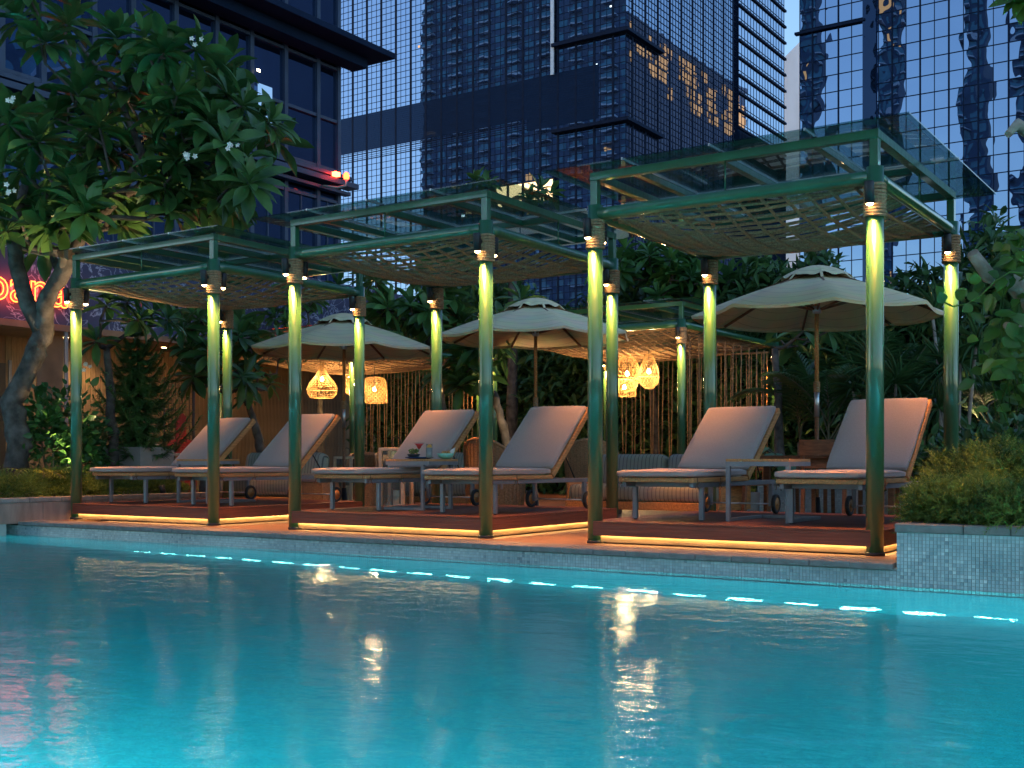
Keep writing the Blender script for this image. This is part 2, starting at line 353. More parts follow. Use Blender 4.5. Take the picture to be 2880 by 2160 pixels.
# terrace floor of long boards between and behind the platforms
tf = MB().box(-19.5, EDGE+.33, -.05, 6, 24, -.028).build('terrace_floor', M['teak_dark']); struct(tf)
bme = MB().box(-7.0, -.068, -.012, 7.0, .068, .012).mesh('board', .003)
y = EDGE+.33+.072; k = 0
while y < 14:
    put('board', bme, M['floor'], tf, (-5.3+.35*((k*7) % 5), y, -.0125), None); y += .142; k += 1
# underwater lights in the far wall: a row of lit slots, and lamps that face into the pool
ORDS = 'first second third fourth fifth sixth seventh eighth ninth tenth eleventh twelfth thirteenth fourteenth fifteenth sixteenth seventeenth eighteenth nineteenth twentieth twenty-first'.split()
DASH = [2732, 2536, 2364, 2200, 2040, 1890, 1754, 1609, 1484, 1363, 1246, 1139, 1040, 945, 850, 760, 672, 592, 516, 444, 376]
M['slot'] = emit('underwater_led_slot', (1, .95, .85), 26.0)
def area(name, loc, aim, sx, sy, power, col, parent=None):
    d = bpy.data.lights.new(name, 'AREA'); d.shape = 'RECTANGLE'; d.size = sx; d.size_y = sy; d.energy = power; d.color = col
    o = bpy.data.objects.new(name, d); COL.objects.link(o); o.location = loc; o.rotation_euler = Vector(aim).to_track_quat('-Z', 'Y').to_euler(); o.parent = parent; return o
POOLC = (.75, 1, .95)
for i, px in enumerate(DASH):
    a = at_y(px, 1700, EDGE).x
    t = thing('underwater_light', 'slim white light slot under water in far pool wall, %s from the right' % ORDS[i], 'pool light', (a+.15, EDGE+.018, -1.40), 0, 'row of underwater slot lights')
    fr = MB(); fr.box(-.14, -.006, -.010, .14, .01, .010); fr.build('frame', M['steel'], t, .002)
    MB().box(-.13, -.009, -.006, .13, -.005, .006).build('lens', M['slot'], t)
def pool_lamp(loc, aim, power, label):
    t = thing('pool_lamp', label, 'pool light', loc, 0, 'round pool lamps under water')
    q = Vector(aim).to_track_quat('Z', 'Y').to_matrix(); b = MB().lathe([(.10, -.02), (.13, 0), (.12, .012), (.10, .012)], 20); b.v = [tuple(q @ Vector(p)) for p in b.v]; b.build('bezel', M['steel'], t)
    b = MB().lathe([(.001, .008), (.098, .008)], 20); b.v = [tuple(q @ Vector(p)) for p in b.v]; b.build('lens', emit('pool_lens', (.8, 1, .95), 6), t)
    area('pool_lamp_light', Vector(aim)*.03, aim, .22, .22, power, POOLC, t)
for X in (-17, -12.5, -8, -3.5, 1): pool_lamp((X, PY0+.02, -.75), (0, 1, -.8), 105 if X < -5 else 135, 'round lamp under water in the near pool wall, %s' % {-17: 'farthest left', -12.5: 'second from left', -8: 'middle one', -3.5: 'second from right', 1: 'farthest right'}[X])
for Y in (3.0, 6.4): pool_lamp((PX1-.02, Y, -.75), (-1, 0, -.1), 200, 'round lamp under water in the right pool wall, %s' % {3.0: 'nearer one', 6.4: 'farther one'}[Y])
for Y in (3.4, 6.6): pool_lamp((PX0+.02, Y, -.75), (1, 0, -.05), 260, 'added unseen lamp under water in the left pool wall, %s' % {3.4: 'nearer one', 6.6: 'farther one'}[Y])  # left wall lamps added out of view to brighten the dim far floor
# ------------------------------------------------------------------ planters
t = thing('planter', 'low mosaic planter wall with granite coping at right edge of pool', 'planter', (0, 0, 0))
MB().box(PLX, EDGE+.02, -.40, 3.0, EDGE+.17, .218).build('wall', M['grout'], t)
MB().box(PLX, EDGE+.172, -.03, PLX+.15, 12.6, .218).build('side_wall', M['grout'], t)
tile_field('mosaic_tiles', t, PLX, 1.0, -.33, .22, EDGE+.018, 300, 5)
x = PLX-.012
for wd in (.46, .30, .34, .40, .40, .40, .40, .40, .40):
    MB().box(x+.002, EDGE-.005, .219, x+wd-.002, EDGE+.20, .283).build('coping_stone', M['coping'], t, .008); x += wd
for k in range(10): MB().box(PLX-.012, EDGE+.203+k*.42, .219, PLX+.17, EDGE+.203+(k+1)*.42-.004, .283).build('coping_stone', M['coping'], t, .008)
MB().box(PLX+.15, EDGE+.17, 0, 3.0, 12.6, .20).build('soil', M['soil'], t)
t = thing('planter', 'low stone clad planter with coping beside left pergola', 'planter', (0, 0, 0)); LX = -12.47
MB().box(-22, 7.97, -.40, LX-.01, 8.10, .215).build('wall', M['grout'], t)
MB().box(LX-.13, 8.102, -.03, LX-.012, 11.4, .215).build('side_wall', M['concrete'], t)
y = 7.975
while y < 11.35:
    MB().box(LX-.0115, y+.003, -.028, LX+.006, y+.597, .213).build('cladding_panel', M['clad'], t, .002); y += .6
tile_field('mosaic_tiles', t, -14.0, LX, -.33, .21, 7.968, 0, 9)
for k in range(8): MB().box(LX-.16, 7.95+k*.44, .216, LX+.015, 7.95+(k+1)*.44-.004, .275).build('coping_stone', M['coping'], t, .008)
for k in range(12): MB().box(LX-.164-(k+1)*.44, 7.95, .216, LX-.164-k*.44-.004, 8.14, .275).build('coping_stone', M['coping'], t, .008)
MB().box(-22, 8.10, 0, LX-.13, 11.4, .19).build('soil', M['soil'], t)

# ================================================================== BUILDINGS
M['mull'] = mat('dark_mullion', (.007, .017, .045), .8, 0, .2, 1, spec=.12)
M['ctglass'] = facade_glass('sky_mirror_glass', (.34, .42, .56), (.010, .018, .042), .09, .16, .85)
M['rtglass'] = facade_glass('blue_mirror_glass', (.28, .365, .51), (.008, .02, .05), .22, .20, .88)
M['lbglass'] = facade_glass('dark_tinted_glass', (.16, .26, .46), (.004, .008, .018), .10, .5, .7)
M['louvre'] = facade_glass('dark_louvre_band', (.03, .05, .09), (.014, .034, .085), .12, .2, .3)
M['warmroom'] = emit('lit_room', (1, .62, .30), 1.3)
M['warmdim'] = emit('lit_window', (1, .50, .18), .42)
M['coolroom'] = emit('cool_lit_window', (.75, .9, 1), .8)
def panes(x_of, nrm, U, Z, jit=.002, rr=random.Random(2)):
    # a grid of slightly mis-set panes; x_of(u,z) -> point, nrm outward
    vs = []; fs = []; n = Vector(nrm)
    for i in range(len(U)-1):
        for k in range(len(Z)-1):
            o = len(vs); a = rr.gauss(0, jit); b = rr.gauss(0, jit); w = U[i+1]-U[i]; h = Z[k+1]-Z[k]
            for (du, dz) in ((0, 0), (1, 0), (1, 1), (0, 1)):
                vs.append(Vector(x_of(U[i]+du*w, Z[k]+dz*h)) + n*((du-.5)*w*a + (dz-.5)*h*b))
            fs.append((o, o+1, o+2, o+3))
    mb = MB(); mb.add(vs, fs); return mb
def frange(a, b, s):
    r = [a]
    while r[-1]+s < b+1e-6: r.append(r[-1]+s)
    return r
# --- centre tower: long glass front (parallel to the pool), corner and side
CTY, CTX = 215.0, -113.8
t = thing('glass_tower', 'tall glass office tower in the centre with dark louvre band', 'tower', (0, 0, 0))
U = frange(CTX-120, CTX, 1.5); Z = frange(0, 130, 1.47)
MB().box(CTX-120, CTY+.4, 0, CTX-.4, 300, 132).build('core', M['mull'], t)
panes(lambda u, z: (u, CTY, z), (0, -1, 0), U, Z, .0005).build('glass_panes', M['ctglass'], t, kind='stuff')
UY = frange(CTY, 274, 1.5)
panes(lambda u, z: (CTX, u, z), (1, 0, 0), UY, Z, .0008).build('glass_panes', M['ctglass'], t, kind='stuff')
mb = MB()
for i, u in enumerate(U):
    w = .50 if i % 3 == 0 else .09; mb.box(u-w/2, CTY-(.12 if i % 3 == 0 else .06), 0, u+w/2, CTY+.05, 130)
for z in Z: mb.box(CTX-120, CTY-.05, z-.06, CTX, CTY+.05, z+.06)
mb.build('mullions', M['mull'], t, kind='stuff')
mb = MB()
for i, u in enumerate(UY):
    w = .5 if i % 4 == 2 else .10; mb.box(CTX-.05, u-w/2, 0, CTX+(.15 if i % 4 == 2 else .08), u+w/2, 130)
for z in Z: mb.box(CTX-.05, CTY, z-.07, CTX+.09, 274, z+.07)
mb.build('mullions', M['mull'], t, kind='stuff')
MB().box(CTX-120, CTY-.085, 75.6, CTX-24.5, CTY-.02, 84.4).build('louvre_band', M['louvre'], t)
MB().box(CTX-24.5, CTY-.085, 73.0, CTX-6.5, CTY-.02, 84.4).build('louvre_band', M['louvre'], t)
mb = MB()
for z in frange(73.4, 84.2, .49): mb.box(CTX-120, CTY-.11, z-.03, CTX-6.5 if z < 84 else CTX-6.5, CTY-.08, z+.03)
mb.build('louvre_blades', M['mull'], t, kind='stuff')
for zz in (71.6, 90.2): MB().box(CTX-17.5, CTY-1.3, zz-.35, CTX+1.2, CTY+16, zz+.35).build('ledge', M['mull'], t)
MB().box(CTX-17.9, CTY-.85, 84, CTX-17.1, CTY-.6, 130).build('sky_slit_panel', mat('pale_sky_slit', (.7, .75, .85), .3, 0, .1, 1), t)  # pale panel painted in for a bright vertical slit of sky
MB().box(CTX-33.5, CTY-.15, 57.2, CTX-17.6, CTY-.05, 61.6).build('lit_room', M['warmroom'], t)
mb = MB()
for k in range(5): mb.box(CTX-33.4+k*4, CTY-.75, 57.0, CTX-33.0+k*4, CTY-.2, 62)
mb.build('room_mullions', M['mull'], t)
rr = random.Random(11)
for k in range(16):
    u = CTX-rr.uniform(2, 60); z = rr.choice(Z[36:80]); wd = rr.choice((.35, .5, .9))
    MB().box(u, CTY-.06, z+.3, u+wd, CTY-.02, z+.3+rr.uniform(.2, .5)).build('ceiling_light', M['warmdim'] if rr.random() < .7 else M['coolroom'], t)
# paler wing behind the tower's side
panes(lambda u, z: (CTX+.6, u, z), (1, 0, 0), frange(274, 306, 2.0), frange(84, 150, 1.6), .001).build('wing_glass', facade_glass('pale_wing_glass', (.58, .66, .80), (.04, .05, .07), .02, .2, .85), t, kind='stuff')
mb = MB()
for z in frange(84, 150, 4.4): mb.box(CTX+.4, 274, z-.28, CTX+1.0, 307, z+.28)
for z in frange(85.2, 150, 4.4): mb.box(CTX+.4, 274, z-.06, CTX+.7, 306, z+.06)
for u in frange(274, 306, 2): mb.box(CTX+.4, u-.04, 84, CTX+.68, u+.04, 150)
mb.build('wing_mullions', M['mull'], t, kind='stuff')
MB().box(CTX-30, 274.1, 0, CTX+.55, 306, 152).build('wing_core', M['louvre'], t)
mb = MB()
for u in frange(274, 306, 1.0): mb.box(CTX+.5, u-.15, 20, CTX+1.1, u+.15, 83)
mb.build('louvre_fins', M['mull'], t, kind='stuff')
# --- right tower: blue glass with a regular grid of big panes
RTY = 130.0; RX0, RX1 = -46.2, 6.0
t = thing('glass_tower', 'blue mirrored glass tower with square pane grid at right', 'tower', (0, 0, 0))
MB().box(RX0+.2, RTY+.3, 0, RX1, 150, 92).build('core', M['mull'], t)
U = frange(RX0, RX1, 1.5); Z = frange(0, 90, 1.93); rr = random.Random(4)
vis = []; rest = MB()
for i in range(len(U)-1):
    for k in range(len(Z)-1):
        cx = (U[i]+U[i+1])/2; cz = (Z[k]+Z[k+1])/2
        if -46.2 < cx < -22 and 20 < cz < 55: vis.append((cx, cz))
        else: rest.v += [(U[i], RTY, Z[k]), (U[i+1], RTY, Z[k]), (U[i+1], RTY, Z[k+1]), (U[i], RTY, Z[k+1])]; o = len(rest.v)-4; rest.f.append((o, o+1, o+2, o+3)); rest.smooth.append(False)
pme = MB().add([(-.75, 0, -.965), (.75, 0, -.965), (.75, 0, .965), (-.75, 0, .965)], [(0, 1, 2, 3)]).mesh('pane')
vis.sort(key=lambda p: -p[1])
for j, (cx, cz) in enumerate(vis[:300]): put('pane', pme, M['rtglass'], t, (cx, RTY, cz), (rr.gauss(0, .0018), 0, rr.gauss(0, .0018)))
for (cx, cz) in vis[300:]: rest.add([(cx-.75, RTY, cz-.965), (cx+.75, RTY, cz-.965), (cx+.75, RTY, cz+.965), (cx-.75, RTY, cz+.965)], [(0, 1, 2, 3)])
rest.build('glass_panes', M['rtglass'], t, kind='stuff')
mb = MB()
for i, u in enumerate(U):
    w = .17 if i % 2 else .06; mb.box(u-w/2, RTY-.08, 0, u+w/2, RTY+.1, 90)
for z in Z: mb.box(RX0, RTY-.06, z-.045, RX1, RTY+.1, z+.045)
mb.build('mullions', M['mull'], t, kind='stuff')
MB().box(RX0-.5, RTY-.45, 49.68, RX0+7.6, RTY+.2, 49.95).build('ledge', M['mull'], t)
x0 = at_y(2428, 300, RTY).x; x1 = at_y(2466, 300, RTY).x
MB().box(x0, RTY-.3, 0, x1, RTY-.05, 90).build('dark_strip', facade_glass('dark_strip_glass', (.035, .055, .10), (.008, .016, .035), .2, .4, .7), t)
# --- pale far building between the two towers
a = at_v(2262, 700, 400); b = at_v(2190, 700, 440); hgt = at_v(2248, 105, 400).z
t = thing('far_building', 'pale grey far tower seen in the gap between the glass towers', 'tower', (0, 0, 0))
back = Vector((-25, 30, 0))
mb = MB(); base = [Vector((p.x, p.y, 0)) for p in (a, b)]; base += [base[1]+back, base[0]+back]
top = [p+Vector((0, 0, hgt)) for p in base]
mb.add(base+top, [(0, 4, 5, 1), (1, 5, 6, 2), (2, 6, 7, 3), (3, 7, 4, 0), (4, 7, 6, 5)]); mb.build('wall', mat('pale_cladding', (.26, .34, .50), .6, 0, .15, .05), t)
d = (base[1]-base[0]).normalized(); nrm = Vector((d.y, -d.x, 0));
if nrm.dot(base[0]) > 0: nrm = -nrm
mb = MB()
for k in range(60):
    p = base[0]+Vector((0, 0, k*hgt/60)); q = base[1]+Vector((0, 0, k*hgt/60)); mb.beam(p+nrm*.2, q+nrm*.2, .3, .25)
mb.build('floor_lines', mat('grey_line', (.25, .29, .36), .6, 0, .1, 1), t, kind='stuff')
# --- left office block, dark glass, facade running away along the side of the terrace
LBX = -24.0
t = thing('office_block', 'dark glass office block with projecting ledges at upper left', 'building', (0, 0, 0))
YC = at_x(948, 300, LBX).y
MB().box(LBX-25, 0, 0, LBX-.25, YC-.06, 26).build('core', mat('block_core', (.006, .009, .016), .6, 0, .2, .5), t)
MB().box(LBX-25, YC-.05, 0, LBX-.02, YC+.0, 26).build('end_wall', M['mull'], t)
YS = [at_x(p, 300, LBX).y for p in (-420, -160, 0, 117, 260, 369, 490, 605, 703, 799, 890, 948)]
ZS = [0, 2.2, 4.3, 5.3, 7.0, 8.55, 9.5, 11.0, 12.6, 13.6, 15.5, 17.4, 19.0, 22, 25]
rr = random.Random(8); pm = {}
for i in range(len(YS)-1):
    for k in range(len(ZS)-1):
        w = YS[i+1]-YS[i]; h = ZS[k+1]-ZS[k]
        MB().add([(0, -w/2, -h/2), (0, w/2, -h/2), (0, w/2, h/2), (0, -w/2, h/2)], [(0, 1, 2, 3)]).build('pane', M['lbglass'], t, loc=(LBX, (YS[i]+YS[i+1])/2, (ZS[k]+ZS[k+1])/2), rot=(0, rr.gauss(0, .004), rr.gauss(0, .004)))
M['lbframe'] = mat('slate_blue_frame', (.035, .055, .10), .45, .3, .2, 2)
for i, yy in enumerate(YS): MB().box(LBX-.1, yy-.07, 0, LBX+.10, yy+.07, 26).build('mullion', M['lbframe'], t)
for i in range(len(YS)-1):
    ym = (YS[i]+YS[i+1])/2
    MB().box(LBX-.08, ym-.02, 5.3, LBX+.04, ym+.02, 8.5).build('glazing_bar', M['lbframe'], t)
for z in ZS: MB().box(LBX-.1, 0, z-.045, LBX+.08, YC, z+.045).build('transom', M['lbframe'], t)
for z, pr, th_ in ((9.05, .55, .16), (9.28, .40, .12), (8.82, .35, .10), (5.0, .45, .16), (4.8, .3, .12)): MB().box(LBX+.11, 0, z-th_/2, LBX+pr, YC+pr*.7, z+th_/2).build('ledge', M['lbframe'], t, .01)
MB().box(LBX+.11, 0, 13.02, LBX+1.35, YC+1.15, 13.2).build('canopy_ledge', M['mull'], t, .01)
MB().box(LBX+.11, 0, 12.7, LBX+.7, YC+.6, 13.0).build('canopy_soffit', M['mull'], t)
def glow_rect(px, py, w, h, mt, name='ceiling_light'): p = at_x(px, py, LBX+.12); MB().box(p.x, p.y-w/2, p.z-h/2, p.x+.012, p.y+w/2, p.z+h/2).build(name, mt, t)
glow_rect(727, 198, .12, .06, emit('downlight', (1, .75, .5), 12)); glow_rect(455, 290, .55, .5, emit('poster_pink', (.9, .05, .5), .5), 'glow_panel'); glow_rect(440, 300, .3, .6, M['coolroom'], 'glow_panel')
glow_rect(745, 310, .55, 1.4, emit('painted_blue_reflection', (.25, .45, .75), .35), 'glow_panel')  # blue reflection in the glass, painted as a faintly glowing panel
p = at_x(940, 492, LBX+.5); MB().box(p.x, p.y-.1, p.z-.05, p.x+.15, p.y+.1, p.z+.07).build('red_lamp', emit('red_lamp', (1, .03, .01), 25), t)
tt = thing('beacon_lamp', 'red warning lamp on curved bracket by the dark office block', 'lamp', at_x(974, 495, LBX+1.0))
MB().tube([(-.6, -.35, -.28), (-.25, -.1, -.33), (-.02, 0, -.28), (0, 0, -.1)], .035, 8).build('bracket', M['concrete'], tt)
MB().lathe([(.06, -.1), (.09, -.05), (.09, .03), (.05, .1), (.001, .12)], 14).build('lens', emit('beacon_red', (1, .04, .01), 9), tt)
# --- towers that the photograph shows only mirrored in the glass
M['resi'] = mat('residential_wall', (.055, .10, .20), .7, 0, .3, .05, coords='World')
M['slab'] = mat('balcony_slab', (.42, .52, .68), .7, 0, .2, .3)
M['bal_glass'] = mat('balcony_glass', (.06, .20, .32), .2, 0, .3, .2)
def mirrored_tower(label, x0, x1, y0, y1, h, face, nb, fl=4.2, seed=1, lit=.05, dark=1.0):
    rr = random.Random(seed); t = thing('mirrored_tower', label, 'tower', (0, 0, 0))
    MB().box(x0, y0, 0, x1, y1, h).build('wall', M['resi'], t)
    sl = MB(); gl = MB(); wd = MB(); lt = MB(); fy = y1 if face > 0 else y0; bw = (x1-x0)/nb
    for k in range(2, int(h/fl)):
        z = k*fl
        for i in range(nb):
            c = x0+(i+.5)*bw
            if i % 2 == 0:
                d = face*1.8; ya, yb = sorted((fy+face*.01, fy+d)); sl.box(c-bw*.42, ya, z, c+bw*.42, yb, z+.5); gl.box(c-bw*.40, *(sorted((fy+face*1.6, fy+face*1.7)))[:1], z+.5, c+bw*.40, max(fy+face*1.6, fy+face*1.7), z+1.5)
            ya, yb = sorted((fy+face*.02, fy+face*.12)); q = lt if rr.random() < lit else wd
            q.box(c-bw*.3, ya, z+.6, c+bw*.3*rr.uniform(.2, 1), yb, z+3.2)
    sl.build('balcony_slabs', M['slab'], t, kind='stuff'); gl.build('balcony_glass', M['bal_glass'], t, kind='stuff'); wd.build('windows', M['bal_glass'], t, kind='stuff')
    if lt.v: lt.build('lit_windows', M['warmdim'], t, kind='stuff')
    return t
mirrored_tower('dark balconied residential tower mirrored in the centre glass tower', -288, -192, 30, 60, 230, 1, 14, 4.6, 3, .04)
mirrored_tower('slim balconied tower mirrored at left of the right glass tower', -128.5, -121, -106, -100, 230, 1, 3, 3.6, 4, .06)
mirrored_tower('dark slab tower mirrored in the middle of the right glass tower', -103.5, -97, -106, -100, 230, 1, 3, 3.6, 5, .06)
mirrored_tower('dark slim tower mirrored in the right part of the right glass tower', -78, -72, -106, -100, 230, 1, 2, 3.6, 6, .03)
mirrored_tower('wide dark tower mirrored at the right end of the right glass tower', -64, -20, -106, -100, 200, 1, 6, 3.6, 7, .05)
# warm-lit block mirrored in the centre tower's side face
t = thing('mirrored_tower', 'block with warm lit upper windows mirrored in the side of the centre tower', 'tower', (0, 0, 0))
MB().box(-60, 318, 0, -40, 410, 139).build('wall', M['resi'], t)
lt = MB(); rr = random.Random(5)
for k in range(27, 31):
    for j in range(20):
        if rr.random() < .55: lt.box(-60.4, 319+j*4.5, k*4.4+.5, -60.1, 319+j*4.5+rr.uniform(1.5, 4.0), k*4.4+4.0)
lt.build('lit_windows', M['warmdim'], t, kind='stuff')
mirrored_tower('dark office tower mirrored in the left office block', 60, 90, 80, 140, 75, -1, 5, 4, 12, .0)
# ================================================================== PERGOLAS
PW, PD = 2.432, 2.449; RT, RB = 2.82, 2.567; PR = .0665
FRONT = [(-9.88, 8.93), (-6.168, 8.885), (-2.568, 8.88)]
SIDE = ['left', 'middle', 'right']
def rope_coil(z0, z1, r, n):
    mb = MB()
    for k in range(n):
        z = z0+(z1-z0)*(k+.5)/n; w = (z1-z0)/n
        mb.tube([(r*math.cos(a), r*math.sin(a), z+.003*math.sin(a*2+k)) for a in [2*math.pi*j/22 for j in range(22)]], w*.54, 6, closed=True)
    return mb
coil_me = rope_coil(RB, RT, .074, 10).mesh('rope_wrap'); coil_me.materials.append(M['rope'])
post_me = MB().cyl((0, 0, .012), (0, 0, 2.95), PR, PR, 28).mesh('post')
foot_me = MB().lathe([(.074, 0), (.074, .02), (.069, .026)], 24).mesh('post_foot')
rope_cache = {}
def rope_path(p0, p1, sag, nz=12, seed=0):
    rr = random.Random(seed); out = []
    for i in range(nz+1):
        t = i/nz; p = Vector(p0).lerp(Vector(p1), t); p.z -= sag*4*t*(1-t); p.z += rr.uniform(-.008, .008); out.append(p)
    return out
def pergola(loc, w, d, label, group, dense=1.0, sagmax=.19, glass=True, key='front', nper=4, net_z=0):
    """posts at the corners of [-w,0]x[0,d]; loc is the foot of the near right post"""
    t = thing('pergola', label, 'pergola', loc, 0, group)
    cor = [(-w, 0), (0, 0), (-w, d), (0, d)]
    for (x, y) in cor:
        o = put('post', post_me, M['green'], t, (x, y, 0)); put('rope_wrap', coil_me, M['rope'], o); put('post_foot', foot_me, M['black'], o)
    zb = 2.875; r = .054
    for (a, b) in (((-w, 0), (0, 0)), ((-w, d), (0, d)), ((-w, 0), (-w, d)), ((0, 0), (0, d))):
        da = Vector((b[0]-a[0], b[1]-a[1], 0)).normalized()*.045
        k = ('beam', key, da.x > .01)
        if k not in rope_cache:
            n = 14; P = [Vector((b[0]-a[0], b[1]-a[1], 0))*(i/n) for i in range(n+1)]; P[0] += da; P[-1] -= da
            rope_cache[k] = MB().tube(P, r, 24).mesh('beam')
        put('beam', rope_cache[k], M['green'], t, (a[0], a[1], zb))
    for (x, y) in cor: MB().box(x-.034, y-.034, 2.951, x+.034, y+.034, 3.165).build('riser', M['green'], t, .004)
    # upper square-tube frame and rafters, glass above
    q = .036; z0, z1 = 3.166, 3.235
    for nm, bx in (('frame_tube', (-w-q, -q, w and q, q)), ('frame_tube', (-w-q, d-q, q, d+q))): MB().box(bx[0], bx[1], z0, bx[2], bx[3], z1).build(nm, M['green'], t, .004)
    for x in (-w, 0): MB().box(x-q, q+.001, z0, x+q, d-q-.001, z1).build('frame_tube', M['green'], t, .004)
    gx0, gx1, gy0, gy1 = -w-.40, .32, -.24, d+.42
    pwid = (gx1-gx0)/nper
    for i in range(1, nper):
        x = gx0+i*pwid
        if -w+.1 < x < -.1: MB().box(x-.03, q+.001, z0+.004, x+.03, d-q-.001, z1-.004).build('rafter', M['green'], t, .004)
    ym = (gy0+gy1)/2
    xs_ = [x for x in [gx0+i*pwid for i in range(1, nper)] if -w+.1 < x < -.1]; ed = [-w+q]+xs_+[-q]
    for i in range(len(ed)-1): MB().box(ed[i]+.032, ym-.03, z0+.006, ed[i+1]-.032, ym+.03, z1-.006).build('rafter', M['green'], t, .004)
    for (x, y) in ((-w/2, 0), (0, d*.53), (-w/2, d), (-w, d*.53)): MB().cyl((x, y, 2.925), (x, y, 3.166), .007, None, 8).build('rod', M['green'], t)
    if glass:
        for i in range(nper):
            for (a, b) in ((gy0, ym), (ym, gy1)):
                MB().box(gx0+i*pwid+.004, a+.004, 3.250, gx0+(i+1)*pwid-.004, b-.004, 3.262).build('glass_pane', M['glass_roof'], t)
        for i in range(1, nper):
            x = gx0+i*pwid; MB().box(x-.006, gy0, 3.246, x+.006, gy1, 3.2665).build('glazing_strip', M['steel'], t)
        MB().box(gx0, ym-.006, 3.2462, gx1, ym+.006, 3.2660).build('glazing_strip', M['steel'], t)
        for i in range(nper+1):
            x = min(max(gx0+i*pwid, -w), 0)
            for yy in (0, d): MB().cyl((x, yy, z1), (x, yy, 3.2495), .022, None, 10).build('spacer', M['black'], t)
    # sagging rope net tied to the beams
    zn = 2.85+net_z
    nx = int(w/.175*dense); ny = int(d/.115*dense)
    for i in range(1, nx):
        k = (key, 'y', i); s = i/nx
        if k not in rope_cache:
            x = -w+w*s; sg = sagmax*(4*s*(1-s))**.8
            rope_cache[k] = MB().tube(rope_path((x, .03, zn), (x+random.uniform(-.09, .09), d-.03, zn), sg, 12, i), .0145, 6).mesh('rope')
        put('rope', rope_cache[k], M['rope'], t)
    for i in range(1, ny):
        k = (key, 'x', i); s = i/ny
        if k not in rope_cache:
            y = d*s; sg = sagmax*(4*s*(1-s))**.8
            rope_cache[k] = MB().tube(rope_path((-w+.03, y, zn+.016), (-.03, y+random.uniform(-.06, .06), zn+.016), sg, 12, i+99), .0145, 6).mesh('rope')
        put('rope', rope_cache[k], M['rope'], t)
    return t
for i, (x, y) in enumerate(FRONT):
    pergola((x, y, 0), PW, PD, 'green pipe pergola with rope net and glass roof, %s of three at the pool' % ['leftmost', 'middle', 'rightmost'][i], 'pergolas along the pool')
REAR = [(-14.4, 16.4, 3.6, 4.1, 'rear left'), (-7.9, 16.8, 3.6, 4.1, 'rear right')]
for (x, y, w, d, nm) in REAR:
    pergola((x, y, 0), w, d, 'green pipe pergola with hanging rope curtain, at the %s of the terrace' % nm, 'rear pergolas', 1.15, .30, True, 'rear', 5, -.02)
# ------------------------------------------------------------------ spotlights strapped to the posts
spot_d = bpy.data.lights.new('spot_beam', 'SPOT'); spot_d.energy = 88; spot_d.spot_size = R(70); spot_d.spot_blend = 1.0; spot_d.shadow_soft_size = .03; spot_d.color = (1, .36, .075)
body_me = MB().lathe([(.028, -.085), (.036, -.085), (.036, .075), (.03, .082)], 18).mesh('body')
arm_me = MB().cyl((0, 0, 0), (0, -.075, 0), .022, None, 12).mesh('bracket')
lens_me = MB().lathe([(.001, -.103), (.014, -.100), (.023, -.093), (.0275, -.0855)], 14).mesh('lens')
def spotlight(post, side, label, tilt=.10, p=1.0):
    # side -1: pool side of the post, +1: rear side
    t = thing('spotlight', label, 'spotlight', (post[0], post[1]+side*.088, 2.745), 0 if side < 0 else math.pi, 'spotlights on the pergola posts')
    put('bracket', arm_me, M['black'], t); b = put('body', body_me, M['black'], t, (0, -.055, -.01), (tilt, 0, 0))
    put('lens', lens_me, M['lens'], b)
    L = bpy.data.objects.new('spot_beam', spot_d); COL.objects.link(L); L.parent = t; L.location = (0, -.045, -.122); L.rotation_euler = (tilt*.55, 0, 0)
PN = {'FL': 'front left', 'FR': 'front right', 'BL': 'back left', 'BR': 'back right'}
for i, (x, y) in enumerate(FRONT):
    P = {'FL': (x-PW, y), 'FR': (x, y), 'BL': (x-PW, y+PD), 'BR': (x, y+PD)}
    for k, p in P.items():
        spotlight(p, -1, 'black tube spotlight on pool side of the %s post, %s pergola' % (PN[k], SIDE[i]))
        if k[0] == 'F': spotlight(p, 1, 'black tube spotlight on rear side of the %s post, %s pergola' % (PN[k], SIDE[i]))
for (x, y, w, d, nm) in REAR:
    for k, p in {'FL': (x-w, y), 'FR': (x, y), 'BL': (x-w, y+d), 'BR': (x, y+d)}.items():
        spotlight(p, -1, 'black tube spotlight on the %s post of the %s pergola' % (PN[k], nm))
